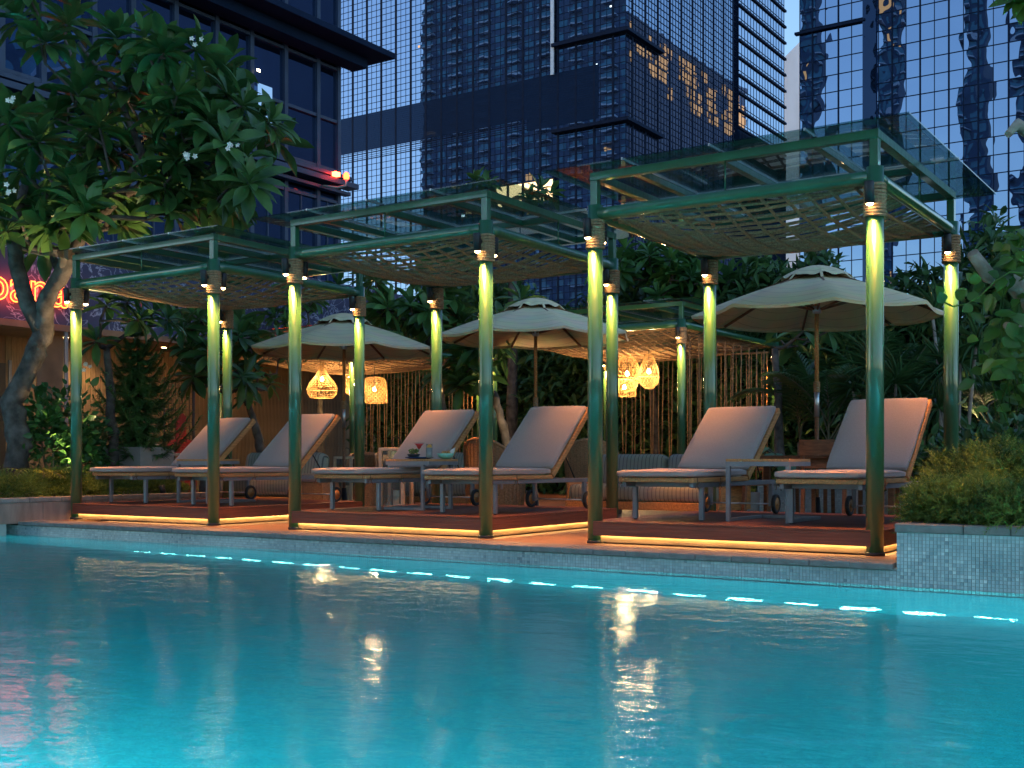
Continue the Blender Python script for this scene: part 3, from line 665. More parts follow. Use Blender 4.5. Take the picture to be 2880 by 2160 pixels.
# ------------------------------------------------------------------ deck platforms with glowing plinths
DT = .195
for i, (x, y) in enumerate(FRONT):
    t = thing('deck_platform', 'raised red-brown timber platform with glowing base under %s pergola' % SIDE[i], 'platform', (x, y, 0), 0, 'raised timber platforms')
    X0, X1, Y0, Y1 = -PW-.066, .066, -.066, PD+.066; n = .078   # notches for the posts
    MB().box(X0+n+.02, Y0+.05, .012, X1-n-.02, Y1-.05, .0675).build('plinth', mat('plinth_board_%d' % i, (.30, .19, .10), .6, 0, .3, 4, .1, 20, stretch=(1, 1, 10)), t)
    MB().box(X0+.05, Y0+n+.02, .013, X1-.05, Y1-n-.02, .067).build('plinth', bpy.data.materials['plinth_board_%d' % i], t)
    fz0, fz1 = .070, .176
    MB().box(X0+n, Y0+.001, fz0, X1-n, Y0+.028, fz1).build('fascia', M['fascia'], t, .002)
    MB().box(X0+n, Y1-.028, fz0, X1-n, Y1, fz1).build('fascia', M['fascia'], t, .002)
    MB().box(X1-.028, Y0+n, fz0, X1-.001, Y1-n, fz1).build('fascia', M['fascia'], t, .002)
    MB().box(X0+.001, Y0+n, fz0, X0+.028, Y1-n, fz1).build('fascia', M['fascia'], t, .002)
    nb = 17; bw = (Y1-Y0-2*n)/nb
    bm_ = MB().box(X0+.0, -bw/2+.002, -.0095, X1, bw/2-.002, .0095).mesh('plank', .003); bm2 = MB().box(X0+n, -n/2+.001, -.0095, X1-n, n/2-.001, .0095).mesh('plank', .003)
    for k in range(nb): put('plank', bm_, M['deck'], t, (0, Y0+n+(k+.5)*bw, .186+random.uniform(-.0006, .0006)))
    put('plank', bm2, M['deck'], t, (0, Y0+n/2, .186)); put('plank', bm2, M['deck'], t, (0, Y1-n/2, .186))
    led = MB(); led.box(X0+n+.01, Y0+.031, .068, X1-n-.01, Y0+.043, .073)
    led.build('led_strip', M['led'], t)
    MB().box(X1-.043, Y0+n+.01, .068, X1-.031, Y1-n-.01, .073).build('led_strip', M['led'], t)
    MB().box(X0+.031, Y0+n+.01, .068, X0+.043, Y1-n-.01, .073).build('led_strip', M['led'], t)
    MB().box(X0+n+.01, Y1-.043, .068, X1-n-.01, Y1-.031, .073).build('led_strip', M['led'], t)

# ------------------------------------------------------------------ loungers (foot end towards the pool)
def make_lounger(label, loc, back=42.0, group='sun loungers on the platforms'):
    t = thing('sun_lounger', label, 'sun lounger', loc, 0, group)
    z = lambda a: a-DT
    def pillow(c, d, r, rot=None):
        sd = random.uniform(0, 50)
        bm = bmesh.new(); bmesh.ops.create_cube(bm, size=1); bmesh.ops.subdivide_edges(bm, edges=bm.edges[:], cuts=11, use_grid_fill=True); bm.verts.ensure_lookup_table()
        h = Vector(d)/2; inn = h-Vector((r, r, r)); out = []
        for v in bm.verts:
            q_ = [math.copysign(abs(2*a)**.8, a) for a in v.co]      # crowd the loops towards the edges
            p = Vector((q_[0]*h.x, q_[1]*h.y, q_[2]*h.z)); i_ = Vector([max(-inn[k], min(inn[k], p[k])) for k in range(3)]); o_ = p-i_
            if o_.length > 1e-6: p = i_+o_.normalized()*r
            x, y, zz = p; b_ = max(0, (1-(2*x/d[0])**2))*max(0, (1-(2*y/d[1])**4)); sg = 1 if zz > 0 else -.3
            w_ = noise.noise(Vector((x*3.0+sd, y*2.2, 0)))*.010 + noise.noise(Vector((x*9+sd, y*5, 3)))*.004 + abs(noise.noise(Vector((x*2+y*5+sd, y*1.2-x*3, 7))))*-.006
            p.z += sg*(.005*b_) + (w_ if zz > 0 else w_*.3); p.x += noise.noise(Vector((y*4+sd, zz*8, 1)))*.006; out.append(p)
        for v, p in zip(bm.verts, out): v.co = p
        bm.verts.index_update(); mb = MB(); Rm = rot or Matrix.Identity(3); mb.add([Rm @ v.co+Vector(c) for v in bm.verts], [tuple(v.index for v in f.verts) for f in bm.faces], True); bm.free()
        # seam piping round the middle of the edge
        pp = []
        for k in range(44):
            a = 2*math.pi*k/44; e = 8; x = math.copysign(abs(math.cos(a))**(2/e), math.cos(a))*(h.x+.001); y = math.copysign(abs(math.sin(a))**(2/e), math.sin(a))*(h.y+.001); pp.append(Rm @ Vector((x, y, .012+noise.noise(Vector((a*2+sd, 0, 0)))*.003))+Vector(c))
        mb.tube(pp, .0045, 5, closed=True); return mb
    pillow((0, 9.635-9, z(.609)), (.72, 1.27, .062), .024).build('seat_cushion', M['cushion'], t)
    a = R(back); hy = 10.285-9; hz = z(.585); ln = .97
    rot = Matrix.Rotation(a, 3, 'X')
    def onb(u, v, x=0): return Vector((x, hy, hz)) + Vector((0, math.cos(a)*u - math.sin(a)*v, math.sin(a)*u + math.cos(a)*v))
    pillow(onb(ln/2+.03, .052), (.72, ln, .058), .022, rot).build('back_cushion', M['cushion'], t)
    fr = MB()
    for s in (-1, 1): fr.box(s*.335-.022, 9.05-9, z(.532), s*.335+.022, hy+.02, z(.573))
    fr.box(-.312, 9.05-9, z(.533), .312, 9.09-9, z(.572)); sf = fr.build('seat_frame', M['teak'], t, .004)
    for k in range(9): MB().box(-.312, .13+k*.13, z(.555), .312, .19+k*.13, z(.571)).build('slat', M['teak'], sf)
    fr = MB()
    for s in (-1, 1): fr.beam(onb(-.02, -.014, s*.345), onb(1.04, -.014, s*.345), .05, .062, (0, -math.sin(a), math.cos(a)))
    fr.beam(onb(1.0, -.006, -.318), onb(1.0, -.006, .318), .036, .05, (0, -math.sin(a), math.cos(a))); bf = fr.build('back_frame', M['teak'], t, .004)
    for k in range(7): MB().beam(onb(.08+k*.13, 0, -.314), onb(.08+k*.13, 0, .314), .015, .055, (0, -math.sin(a), math.cos(a))).build('slat', M['teak'], bf)
    rl = MB()
    for s in (-1, 1): rl.box(s*.32-.018, .08, z(.488), s*.32+.018, 2.06, z(.530))
    rl.box(-.301, .26, z(.489), .301, .30, z(.529)); rl.box(-.301, 2.02, z(.489), .301, 2.06, z(.529)); rl.build('rail', M['alu'], t, .003)
    for s in (-1, 1):
        l = MB().box(s*.32-.02, .28, .008, s*.32+.02, .32, z(.4875)).build('leg', M['alu'], t, .003)
        MB().cyl((s*.32, .30, 0), (s*.32, .30, .0078), .015, None, 10).build('foot_cap', M['rubber'], l)
        MB().box(s*.32-.02, 1.97, .07, s*.32+.02, 2.01, z(.4875)).build('leg', M['alu'], t, .003)
        w = put('wheel', whe_me, M['rubber'], t, (s*.37 if s > 0 else -.37, 1.99, .096), (0, math.pi/2, 0))
        put('hub', hub_me, M['teak'], w)
        # cord ties below the cushion
        for yy in (.12, .62):
            mb = MB(); p = Vector((s*.345, yy, z(.53)))
            mb.tube([p+Vector((s*.016, 0, .045)), p+Vector((s*.018, 0, 0)), p+Vector((s*.008, .02, -.03)), p+Vector((s*.012, .045, -.055))], .0035, 5)
            mb.tube([p+Vector((s*.018, 0, 0)), p+Vector((s*.02, -.03, -.01)), p+Vector((s*.02, -.05, -.05))], .0035, 5)
            mb.tube([p+Vector((s*.018, 0, 0)), p+Vector((s*.025, .03, .008)), p+Vector((s*.02, .0, -.015))], .0035, 5); mb.build('cord_tie', M['brown_fabric'], t)
    MB().cyl((-.36, 1.99, .096), (.36, 1.99, .096), .008, None, 8).build('axle', M['steel'], t)
    st = MB(); st.cyl(onb(.45, -.03, .25), (.25, 1.92, z(.51)), .008, None, 6); st.cyl(onb(.45, -.03, -.25), (-.25, 1.92, z(.51)), .008, None, 6); st.build('back_support', M['black'], t)
    return t
whe_me = MB().lathe([(.066, -.017), (.092, -.017), (.096, -.009), (.096, .009), (.092, .017), (.066, .017)], 28, close=True).mesh('wheel')
hub_me = MB().lathe([(.001, -.012), (.0655, -.012), (.0655, .012), (.012, .012), (.012, .02), (.001, .02)], 20).mesh('hub')
LG = [(-11.80, 9.0, 41, 'left lounger under the left pergola, before the potted pine', 0), (-10.315, 9.0, 42.5, 'right lounger under the left pergola', 0), (-8.13, 9.0, 42.5, 'left lounger under the middle pergola, behind the drinks table', 0), (-6.67, 9.0, 43, 'right lounger under the middle pergola', 0), (-4.50, 9.0, 38.5, 'left lounger under the right pergola', 0), (-3.06, 9.0, 41.5, 'right lounger under the right pergola, beside the juniper planter', 0)]
for (x, y, bk, lb, _), tw in zip(LG, (.012, -.008, .006, -.012, .010, -.006)):
    make_lounger('taupe cushioned teak '+lb, (x, y, DT), bk).rotation_euler = (0, 0, tw)
# ------------------------------------------------------------------ C-shaped side tables
def side_table(x0, x1, y0, y1, label, legside, h=.54):
    t = thing('side_table', label, 'side table', ((x0+x1)/2, (y0+y1)/2, DT), 0, 'side tables between the loungers'); w = (x1-x0)/2; d = (y1-y0)/2
    n = 4
    for k in range(n):
        a = -w+2*w*k/n; MB().box(a+.001, -d, h-.024, a+2*w/n-.001, d, h).build('top_slat', M['teak'], t, .002)
    f = MB(); q = .018; z0, z1 = h-.062, h-.0245
    f.box(-w, -d, z0, w, -d+2*q, z1); f.box(-w, d-2*q, z0, w, d, z1); f.box(-w, -d+2*q, z0, -w+2*q, d-2*q, z1); f.box(w-2*q, -d+2*q, z0, w, d-2*q, z1); f.build('top_frame', M['alu'], t)
    if legside == 'front': L = [(-w+q, -d+q), (w-q, -d+q)]; e = Vector((0, 1)); ln = .74
    else: L = [(w-.09, -d+q), (w-.09, d-q)]; e = Vector((-1, 0)); ln = 2*w-.1
    for (a, b) in L:
        MB().box(a-q, b-q, .0, a+q, b+q, z0-.0005).build('leg', M['alu'], t, .002)
        s = Vector((a, b))+e*q; en = Vector((a, b))+e*ln
        MB().box(min(s.x, en.x, a-q if e.y else 9), min(s.y, en.y, b-q if e.x else 9), 0.001, max(s.x, en.x, a+q if e.y else -9), max(s.y, en.y, b+q if e.x else -9), .03).build('foot_rail', M['alu'], t, .002)
    en = [Vector(p)+e*ln for p in L]
    if e.y: MB().box(en[0].x-q, en[0].y+.0005, .001, en[1].x+q, en[0].y+.036, .03).build('foot_rail', M['alu'], t, .002)
    else: MB().box(en[0].x-.036, en[0].y-q, .001, en[0].x-.0005, en[1].y+q, .03).build('foot_rail', M['alu'], t, .002)
    return t
side_table(-3.985, -3.415, 9.36, 9.88, 'empty teak topped side table on grey metal frame under right pergola', 'front')
side_table(-7.97, -7.39, 9.6, 10.12, 'teak topped side table holding drinks and snacks under middle pergola', 'side')
side_table(-11.42, -10.86, 9.72, 10.24, 'empty teak topped side table under left pergola', 'front')
TZ = DT+.54
# drinks and snacks
t = thing('cocktail_glass', 'stemmed glass of red cocktail on the drinks table', 'glass', (-7.72, 9.86, TZ+.02))
MB().lathe([(.036, 0), (.036, .003), (.005, .008), (.004, .075), (.012, .09), (.030, .125), (.062, .155), (.063, .157)], 20).build('stemware', M['clear'], t)
MB().lathe([(.001, .086), (.012, .092), (.029, .124), (.052, .146), (.001, .146)], 20).build('drink', mat('red_cocktail', (.75, .05, .04), .2, 0, .1, 5), t)
t = thing('plate', 'dark blue plate on the drinks table', 'plate', (-7.70, 9.84, TZ)); MB().lathe([(.001, .003), (.10, .003), (.15, .018), (.155, .022), (.15, .014), (.10, 0), (.001, 0)], 28).build('dish', mat('navy_glaze', (.01, .05, .16), .25, 0, .2, 10), t)
t = thing('snack_box', 'small dark bowl with leafy snack on the blue plate', 'snack', (-7.77, 9.83, TZ+.02)); MB().lathe([(.05, 0), (.075, .035), (.07, .035), (.05, .008)], 20).build('bowl', M['black'], t)
mb = MB(); rr = random.Random(1)
for k in range(26): a = rr.uniform(0, 6.3); r = rr.uniform(0, .05); mb.rbox((r*math.cos(a), r*math.sin(a), .035+rr.uniform(0, .05)), (.03, .02, .012), .004, Euler((rr.uniform(-1, 1), rr.uniform(-1, 1), a)).to_matrix(), 1)
mb.build('salad', leaf_mat('salad_leaf', (.02, .05, .01), (.22, .25, .05), .5, 0, 60), t)
t = thing('tumbler', 'tall clear tumbler with orange slice on the drinks table', 'glass', (-7.475, 9.72, TZ)); MB().lathe([(.031, 0), (.033, .005), (.036, .16), (.034, .16), (.031, .012), (.001, .012)], 20).build('glass', M['clear'], t)
MB().lathe([(.001, .013), (.030, .013), (.0325, .12), (.001, .12)], 18).build('drink', mat('pale_soda', (.62, .60, .58), .2, 0, .1, 5, trans=.5), t)
b = MB().lathe([(.001, -.004), (.03, -.004), (.03, .004), (.001, .004)], 18); b.v = [tuple(Euler((1.2, .3, .5)).to_matrix() @ Vector(p)+Vector((.004, 0, .125))) for p in b.v]; b.build('orange_slice', mat('orange_flesh', (.85, .38, .05), .5, 0, .2, 30), t)
t = thing('bowl', 'mint green bowl of fried snacks with napkin on the drinks table', 'bowl', (-7.47, 10.0, TZ)); MB().lathe([(.04, 0), (.075, .02), (.095, .062), (.09, .062), (.07, .025), (.001, .012)], 26).build('dish', mat('mint_glaze', (.20, .48, .36), .3, 0, .1, 8), t)
mb = MB()
for k in range(14): a = rr.uniform(0, 6.3); r = rr.uniform(0, .055); mb.rbox((r*math.cos(a), r*math.sin(a), .055+rr.uniform(0, .03)), (.05, .02, .016), .005, Euler((rr.uniform(-.6, .6), rr.uniform(-.6, .6), a)).to_matrix(), 1)
mb.build('snacks', mat('fried_crust', (.55, .26, .08), .6, 0, .4, 30), t)
MB().add([(.02, .01, .05), (.10, .0, .06), (.115, .02, .125), (.05, .03, .10), (.08, .05, .07)], [(0, 1, 2, 3), (1, 4, 2)]).build('napkin', mat('white_paper', (.7, .68, .66), .8), t)

# ------------------------------------------------------------------ umbrellas
def umbrella(loc, tipz, rz, label, rad=1.42, drop=.56):
    t = thing('umbrella', label, 'umbrella', loc, rz, 'beige market umbrellas'); nR = 8
    rim = tipz-drop; vent_r = .40
    def zc(r): return rim + drop*.84*(1-(r/rad)) + .03*math.sin(math.pi*r/rad)
    mb = MB(); rings = 9; sub = 6; vs = []; fs = []
    for i in range(rings+1):
        r = .13+(rad-.13)*i/rings
        for k in range(nR*sub):
            a = 2*math.pi*k/(nR*sub); f = (k % sub)/sub; e = 4*f*(1-f); rr_ = r*(1-.076*e)
            z = zc(r) - .030*e*(r/rad)
            if i == rings: z -= .012*e
            vs.append((rr_*math.cos(a), rr_*math.sin(a), z))
    n = nR*sub
    for i in range(rings):
        for k in range(n): fs.append((i*n+k, i*n+(k+1) % n, (i+1)*n+(k+1) % n, (i+1)*n+k))
    mb.add(vs, fs, True); c = mb.build('canopy', M['canvas'], t)
    # hem turned down along the rim
    mb = MB(); o = (rings)*n; P = vs[o:]; hv = []; 
    for p in P: hv += [p, (p[0]*.995, p[1]*.995, p[2]-.035)]
    mb.add(hv, [(2*k, 2*((k+1) % n), 2*((k+1) % n)+1, 2*k+1) for k in range(n)], True); mb.build('hem', M['canvas'], c)
    # raised vent cap with wavy edge and straps
    mb = MB(); vs = []; fs = []; rg = 5; n2 = 64
    for i in range(rg+1):
        r = .02+(vent_r-.02)*i/rg
        for k in range(n2):
            a = 2*math.pi*k/n2; w = (.012*math.sin(a*8+1)+.008*math.sin(a*13+2))*(i/rg)**2; z = tipz-.01-.145*(i/rg)**1.8+w
            vs.append((r*math.cos(a), r*math.sin(a), z))
    for i in range(rg):
        for k in range(n2): fs.append((i*n2+k, i*n2+(k+1) % n2, (i+1)*n2+(k+1) % n2, (i+1)*n2+k))
    mb.add(vs, fs, True); mb.build('vent_cap', M['canvas'], t)
    for k in range(nR):
        a = 2*math.pi*k/nR; d = Vector((math.cos(a), math.sin(a), 0))
        st = MB(); pts = [d*(vent_r-.02)+Vector((0, 0, tipz-.13)), d*(vent_r+.07)+Vector((0, 0, zc(vent_r+.07)+.012))]
        st.beam(pts[0], pts[1], .03, .003); st.build('strap', M['canvas'], t)
        MB().beam(d*.05+Vector((0, 0, tipz-.06)), d*(rad-.02)+Vector((0, 0, zc(rad)-.022)), .02, .028).build('rib', M['teak_dark'], t)
        MB().beam(d*.055+Vector((0, 0, rim+.05)), d*.72+Vector((0, 0, zc(.72)-.03)), .018, .024).build('strut', M['teak_dark'], t)
    p = MB().tube([(0, 0, 1.55), (0, 0, tipz-.02)], .024, 14).build('pole', M['teak'], t)
    MB().cyl((0, 0, 1.22), (0, 0, 1.56), .029, None, 14).build('sleeve', M['steel'], p); MB().cyl((0, 0, .03), (0, 0, 1.225), .024, None, 14).build('lower_pole', M['teak_dark'], p)
    rc = rope_coil(1.50, 1.62, .03, 7); rc.build('cord_wrap', M['rope'], p)
    MB().lathe([(.03, rim-.0), (.05, rim+.01), (.05, rim+.07), (.03, rim+.09)], 16).build('runner', M['steel'], t)
    MB().lathe([(.03, tipz-.11), (.055, tipz-.10), (.055, tipz-.04), (.03, tipz-.02)], 16).build('top_hub', M['teak_dark'], t)
    MB().lathe([(.26, 0), (.26, .05), (.05, .07), (.035, .30), (.026, .30)], 24).build('base', M['black'], t)
    return t
umbrella((-11.9, 13.35, 0), 2.97, .25, 'beige market umbrella behind the left pergola, half hidden by green posts')
umbrella((-8.92, 14.1, 0), 3.06, .05, 'beige market umbrella in the middle, behind the middle pergola')
umbrella((-4.42, 13.0, 0), 2.956, .45, 'beige market umbrella with ribs showing behind the right pergola')
# ================================================================== LOUNGE FURNITURE, PENDANTS, RESTAURANT
# rope curtains behind the rear pergolas
for (x, y, w, d, nm) in REAR:
    t = thing('rope_curtain', 'curtain of hanging ropes at the back of the %s pergola' % nm, 'rope curtain', (x, y+d-.12, 0)); rr = random.Random(int(-x))
    MB().cyl((-w+.08, 0, .55), (-.08, 0, .55), .03, None, 10).build('lower_rail', M['teak_dark'], t)
    MB().cyl((-w+.08, 0, 2.74), (-.08, 0, 2.74), .02, None, 10).build('upper_rail', M['rope'], t)
    n = 34
    for k in range(n):
        a = -w+.12+(w-.24)*k/(n-1); b = a+(.05 if k % 2 else -.05)*rr.uniform(.2, 1)
        MB().tube([(a, 0, 2.74), ((a+b)/2+rr.uniform(-.01, .01), rr.uniform(-.02, .02), 1.6), (b, 0, .56)], .011, 5).build('rope', M['rope'], t)
    # right side curtain
    if nm == 'rear right':
        for k in range(10):
            yy = -.35-k*.36; MB().tube([(-.04, yy, 2.74), (-.05, yy+rr.uniform(-.08, .08), .3)], .011, 5).build('rope', M['rope'], t)
# pendant lamps of woven rattan
def pendant(loc, prof, label, power, cols=22, cord=.5, th_=.008):
    t = thing('pendant_lamp', label, 'pendant lamp', loc, 0, 'woven pendant lamps')
    bm = bmesh.new(); rows = []
    m = len(prof); 
    for i, (r, z) in enumerate(prof):
        off = .5 if i % 2 else 0
        rows.append([bm.verts.new((r*math.cos(2*math.pi*(k+off)/cols), r*math.sin(2*math.pi*(k+off)/cols), z)) for k in range(cols)])
    for i in range(m-1):
        for k in range(cols):
            a = rows[i]; b = rows[i+1]
            if i % 2 == 0: bm.faces.new((a[k], a[(k+1) % cols], b[k])); bm.faces.new((a[(k+1) % cols], b[(k+1) % cols], b[k]))
            else: bm.faces.new((a[k], b[(k+1) % cols], b[k])); bm.faces.new((a[k], a[(k+1) % cols], b[(k+1) % cols]))
    me = bpy.data.meshes.new('shade'); bm.to_mesh(me); bm.free()
    o = put('shade', me, M['rattan'], t); w = o.modifiers.new('weave', 'WIREFRAME'); w.thickness = th_; w.use_even_offset = False; w.use_replace = True
    zb = sum(p[1] for p in prof)/m
    mx = max(p[0] for p in prof)
    for rz_ in (prof[0], prof[-1], max(prof, key=lambda p: p[0])):
        MB().tube([(rz_[0]*math.cos(a), rz_[0]*math.sin(a), rz_[1]) for a in [2*math.pi*j/24 for j in range(24)]], .007, 5, closed=True).build('hoop', M['rattan'], t)
    b = MB().lathe([(.001, zb-.035), (.025, zb-.025), (.033, zb), (.022, zb+.03), (.012, zb+.05)], 12).build('bulb', M['bulb'], t)
    MB().cyl((0, 0, zb+.05), (0, 0, prof[0][1]+cord), .006, None, 6).build('cord', M['black'], t)
    d = bpy.data.lights.new('pendant_glow', 'POINT'); d.energy = power; d.color = (1, .62, .25); d.shadow_soft_size = .05
    L = bpy.data.objects.new('pendant_glow', d); COL.objects.link(L); L.parent = t; L.location = (0, 0, zb-.06)
def interp(pts, n):
    out = []
    for i in range(n):
        z = pts[0][1]+(pts[-1][1]-pts[0][1])*i/(n-1)
        for (a, b) in zip(pts, pts[1:]):
            if (a[1]-z)*(b[1]-z) <= 1e-9:
                f = 0 if abs(b[1]-a[1]) < 1e-9 else (z-a[1])/(b[1]-a[1]); f = f*f*(3-2*f)*.4+f*.6; out.append((a[0]+(b[0]-a[0])*f, z)); break
    return out
tear = interp([(.035, .42), (.045, .30), (.12, .16), (.25, .0), (.305, -.12), (.29, -.22), (.23, -.30)], 19)
bell = interp([(.10, .28), (.20, .26), (.245, .16), (.26, 0), (.275, -.24)], 15)
egg = interp([(.05, .30), (.10, .22), (.16, .05), (.185, -.08), (.16, -.20), (.07, -.29)], 17)
drum = interp([(.09, .28), (.15, .22), (.20, .1), (.205, -.1), (.15, -.24), (.10, -.28)], 17)
p = at_v(906, 1076, 23.0); pendant(p, tear, 'teardrop woven pendant lamp hanging under the rear left pergola', 28, 24, .35)
p = at_v(1053, 1099, 23.4); pendant(p, bell, 'bell shaped woven basket pendant under the rear left pergola', 28, 20, .5, .014)
p = at_v(992, 1073, 24.6); pendant(p, drum, 'round woven pendant half hidden behind green posts at rear left', 16, 20, .4)
p = at_v(1825, 1046, 20.0); pendant(p, egg, 'egg shaped woven pendant, right one of the rear right cluster', 22, 20, .45, .007)
p = at_v(1764, 1052, 20.4); pendant(p, [(r*1.05, z*1.1) for r, z in drum], 'large oval woven pendant, middle of the rear right cluster', 22, 20, .45, .007)
p = at_v(1756, 1092, 21.2); pendant(p, [(r*.8, z*.6) for r, z in bell], 'lowest small woven pendant of the rear right cluster', 12, 18, .9, .007)
# ------------------------------------------------------------------ seating
def daybed(loc, rz, w, d, label, backh=.80, cat='daybed'):
    t = thing('daybed', label, cat, loc, rz, 'lounge sofas behind the pergolas')
    f = MB(); f.box(-w/2, -d/2, .16, w/2, d/2, .25); f.build('base', M['teak'], t, .006)
    for sx in (-1, 1):
        for sy in (-1, 1): MB().box(sx*(w/2-.12)-.05, sy*(d/2-.12)-.05, 0, sx*(w/2-.12)+.05, sy*(d/2-.12)+.05, .1595).build('leg', M['teak_dark'], t)
    MB().rbox((0, -.03, .345), (w-.04, d-.1, .19), .08, None, 4).build('mattress', M['stripe'], t)
    n = 2
    for k in range(n):
        c = -w/2+w*(k+.5)/n; MB().rbox((c, d/2-.14, backh-.21), (w/n-.03, .24, .40), .10, Matrix.Rotation(-.15, 3, 'X'), 4).build('back_cushion', M['stripe'], t)
    for s in (-1, 1): MB().box(s*w/2-(.03 if s > 0 else 0), -d/2+.05, .2505, s*w/2+(0 if s > 0 else .03), d/2, .47).build('arm_board', M['teak'], t, .004)
    return t
def bolster(loc, rz, w, label):
    t = thing('bolster_sofa', label, 'sofa', loc, rz, 'lounge sofas behind the pergolas')
    MB().box(-w/2, -.42, .13, w/2, .45, .21).build('base', M['teak'], t, .006)
    for sx in (-1, 1):
        for sy in (-.3, .33): MB().box(sx*(w/2-.14)-.05, sy-.05, 0, sx*(w/2-.14)+.05, sy+.05, .1295).build('leg', M['teak_dark'], t)
    b = MB()
    b.rbox((0, -.06, .37), (w-.06, .72, .32), .14, None, 5); b.build('seat_cushion', M['stripe'], t)
    MB().rbox((0, .30, .62), (w-.08, .26, .42), .12, Matrix.Rotation(-.2, 3, 'X'), 5).build('back_cushion', M['stripe'], t)
    return t
def tub_chair(loc, rz, label, hb=.98, r=.38):
    t = thing('wicker_tub_chair', label, 'wicker chair', loc, rz, 'wicker tub chairs')
    mb = MB(); n = 40; rows = 14; vs = []; fs = []
    for i in range(rows+1):
        for k in range(n):
            a = 2*math.pi*k/n; bk = max(0, math.cos(a-math.pi/2)); top = .44+(hb-.44)*(bk**.7 if bk > 0 else 0)+.10*(1-abs(math.sin(a)))
            f = i/rows; rr_ = r*(1.0-.12*(1-f)) if f < .5 else r*(.94+.10*(f-.5)); z = .02+(top-.02)*f
            vs.append((rr_*math.cos(a)*1.02, rr_*math.sin(a), z))
    for i in range(rows):
        for k in range(n): fs.append((i*n+k, i*n+(k+1) % n, (i+1)*n+(k+1) % n, (i+1)*n+k))
    mb.add(vs, fs, True); o = mb.build('woven_shell', M['wicker'], t); s = o.modifiers.new('thick', 'SOLIDIFY'); s.thickness = .03
    rim = vs[rows*n:]; MB().tube([(p[0]*.98, p[1]*.98, p[2]+.005) for p in rim], .022, 8, closed=True).build('rim', M['wicker'], o)
    # woven strands standing proud of the shell
    st = MB()
    for k in range(0, n, 1):
        st.tube([Vector(vs[i*n+k])*1.0+Vector((vs[i*n+k][0], vs[i*n+k][1], 0)).normalized()*.006 for i in range(0, rows+1, 2)], .005, 4, cap=False)
    for i in range(1, rows*2):
        f = i/(rows*2); j = int(f*rows); 
    st.build('strands', M['wicker'], o, kind='stuff')
    MB().rbox((0, -.02, .41), (.56, .56, .12), .05, None, 3).build('seat_cushion', M['cushion'], t)
    return t
def wicker_base(loc, rz, label):
    t = thing('wicker_stool', label, 'stool', loc, rz, 'wicker tub chairs')
    MB().add([(-.27, -.27, 0), (.27, -.27, 0), (.27, .27, 0), (-.27, .27, 0), (-.21, -.21, .42), (.21, -.21, .42), (.21, .21, .42), (-.21, .21, .42)], [(0, 1, 5, 4), (1, 2, 6, 5), (2, 3, 7, 6), (3, 0, 4, 7), (4, 5, 6, 7)]).build('woven_body', M['wicker'], t, .01)
    st = MB()
    for k in range(15):
        f = -1+2*k/14
        for s in (-1, 1):
            st.tube([(f*.27, s*.272, .01), (f*.21, s*.212, .42)], .006, 4, cap=False); st.tube([(s*.272, f*.27, .01), (s*.212, f*.21, .42)], .006, 4, cap=False)
    st.build('strands', M['wicker'], t, kind='stuff')
    MB().rbox((0, 0, .465), (.46, .46, .085), .035, None, 3).build('seat_cushion', M['cushion'], t)
def lantern(loc, h, w, label):
    t = thing('lantern', label, 'lantern', loc, .3, 'wooden floor lanterns'); q = .022
    for sx in (-1, 1):
        for sy in (-1, 1): MB().box(sx*w/2-q, sy*w/2-q, 0, sx*w/2+q, sy*w/2+q, h-.06).build('corner_post', M['lantern_wood'], t, .003)
    MB().box(-w/2-.02, -w/2-.02, h-.0595, w/2+.02, w/2+.02, h-.02).build('lid', M['lantern_wood'], t, .004); MB().box(-w/2+.005, -w/2+.005, .03, w/2-.005, w/2-.005, .07).build('floor', M['lantern_wood'], t)
    for s in (-1, 1):
        MB().box(s*(w/2-.004)-.002, -w/2+q, .07, s*(w/2-.004)+.002, w/2-q, h-.06).build('pane', M['clear'], t); MB().box(-w/2+q, s*(w/2-.004)-.002, .07, w/2-q, s*(w/2-.004)+.002, h-.06).build('pane', M['clear'], t)
    MB().tube([(.06*math.cos(a), 0, h+.05+.07*math.sin(a)) for a in [2*math.pi*j/18 for j in range(18)]], .006, 6, closed=True).build('ring_handle', M['black'], t)
    MB().cyl((0, 0, .07), (0, 0, .07+h*.3), .04, None, 14).build('candle', mat('candle_wax', (.7, .62, .45), .5), t)
bolster((-12.05, 12.0, 0), .1, 1.5, 'striped bolster sofa behind the left pergola')
bolster((-9.75, 13.3, 0), -.05, 1.5, 'striped bolster sofa behind the drinks table')
daybed((-6.05, 12.2, 0), 0, 1.95, .9, 'grey striped daybed between the middle and right pergolas')
daybed((-13.6, 16.2, 0), .2, 1.6, .8, 'sofa with brown cushions in front of the rear left pergola', .85)
wicker_base((-11.15, 11.95, 0), .2, 'tapered wicker stool behind the right lounger of the left pergola')
wicker_base((-10.3, 12.4, 0), .5, 'tapered wicker stool beside the tall lantern')
tub_chair((-8.15, 11.93, 0), math.pi, 'rounded wicker tub chair behind the middle pergola')
tub_chair((-7.5, 13.3, 0), math.pi*1.1, 'wicker tub chair behind the grey striped daybed')
tub_chair((-10.9, 14.6, 0), math.pi*.8, 'wicker tub chair beside the left umbrella pole')
lantern((-9.33, 11.45, 0), .90, .30, 'tall pale wooden lantern between the left and middle pergolas')
lantern((-12.6, 14.2, 0), .80, .28, 'smaller wooden lantern near the left umbrella')
lantern((-8.9, 17.6, 0), .72, .42, 'low wide wooden lantern under the rear right pergola')
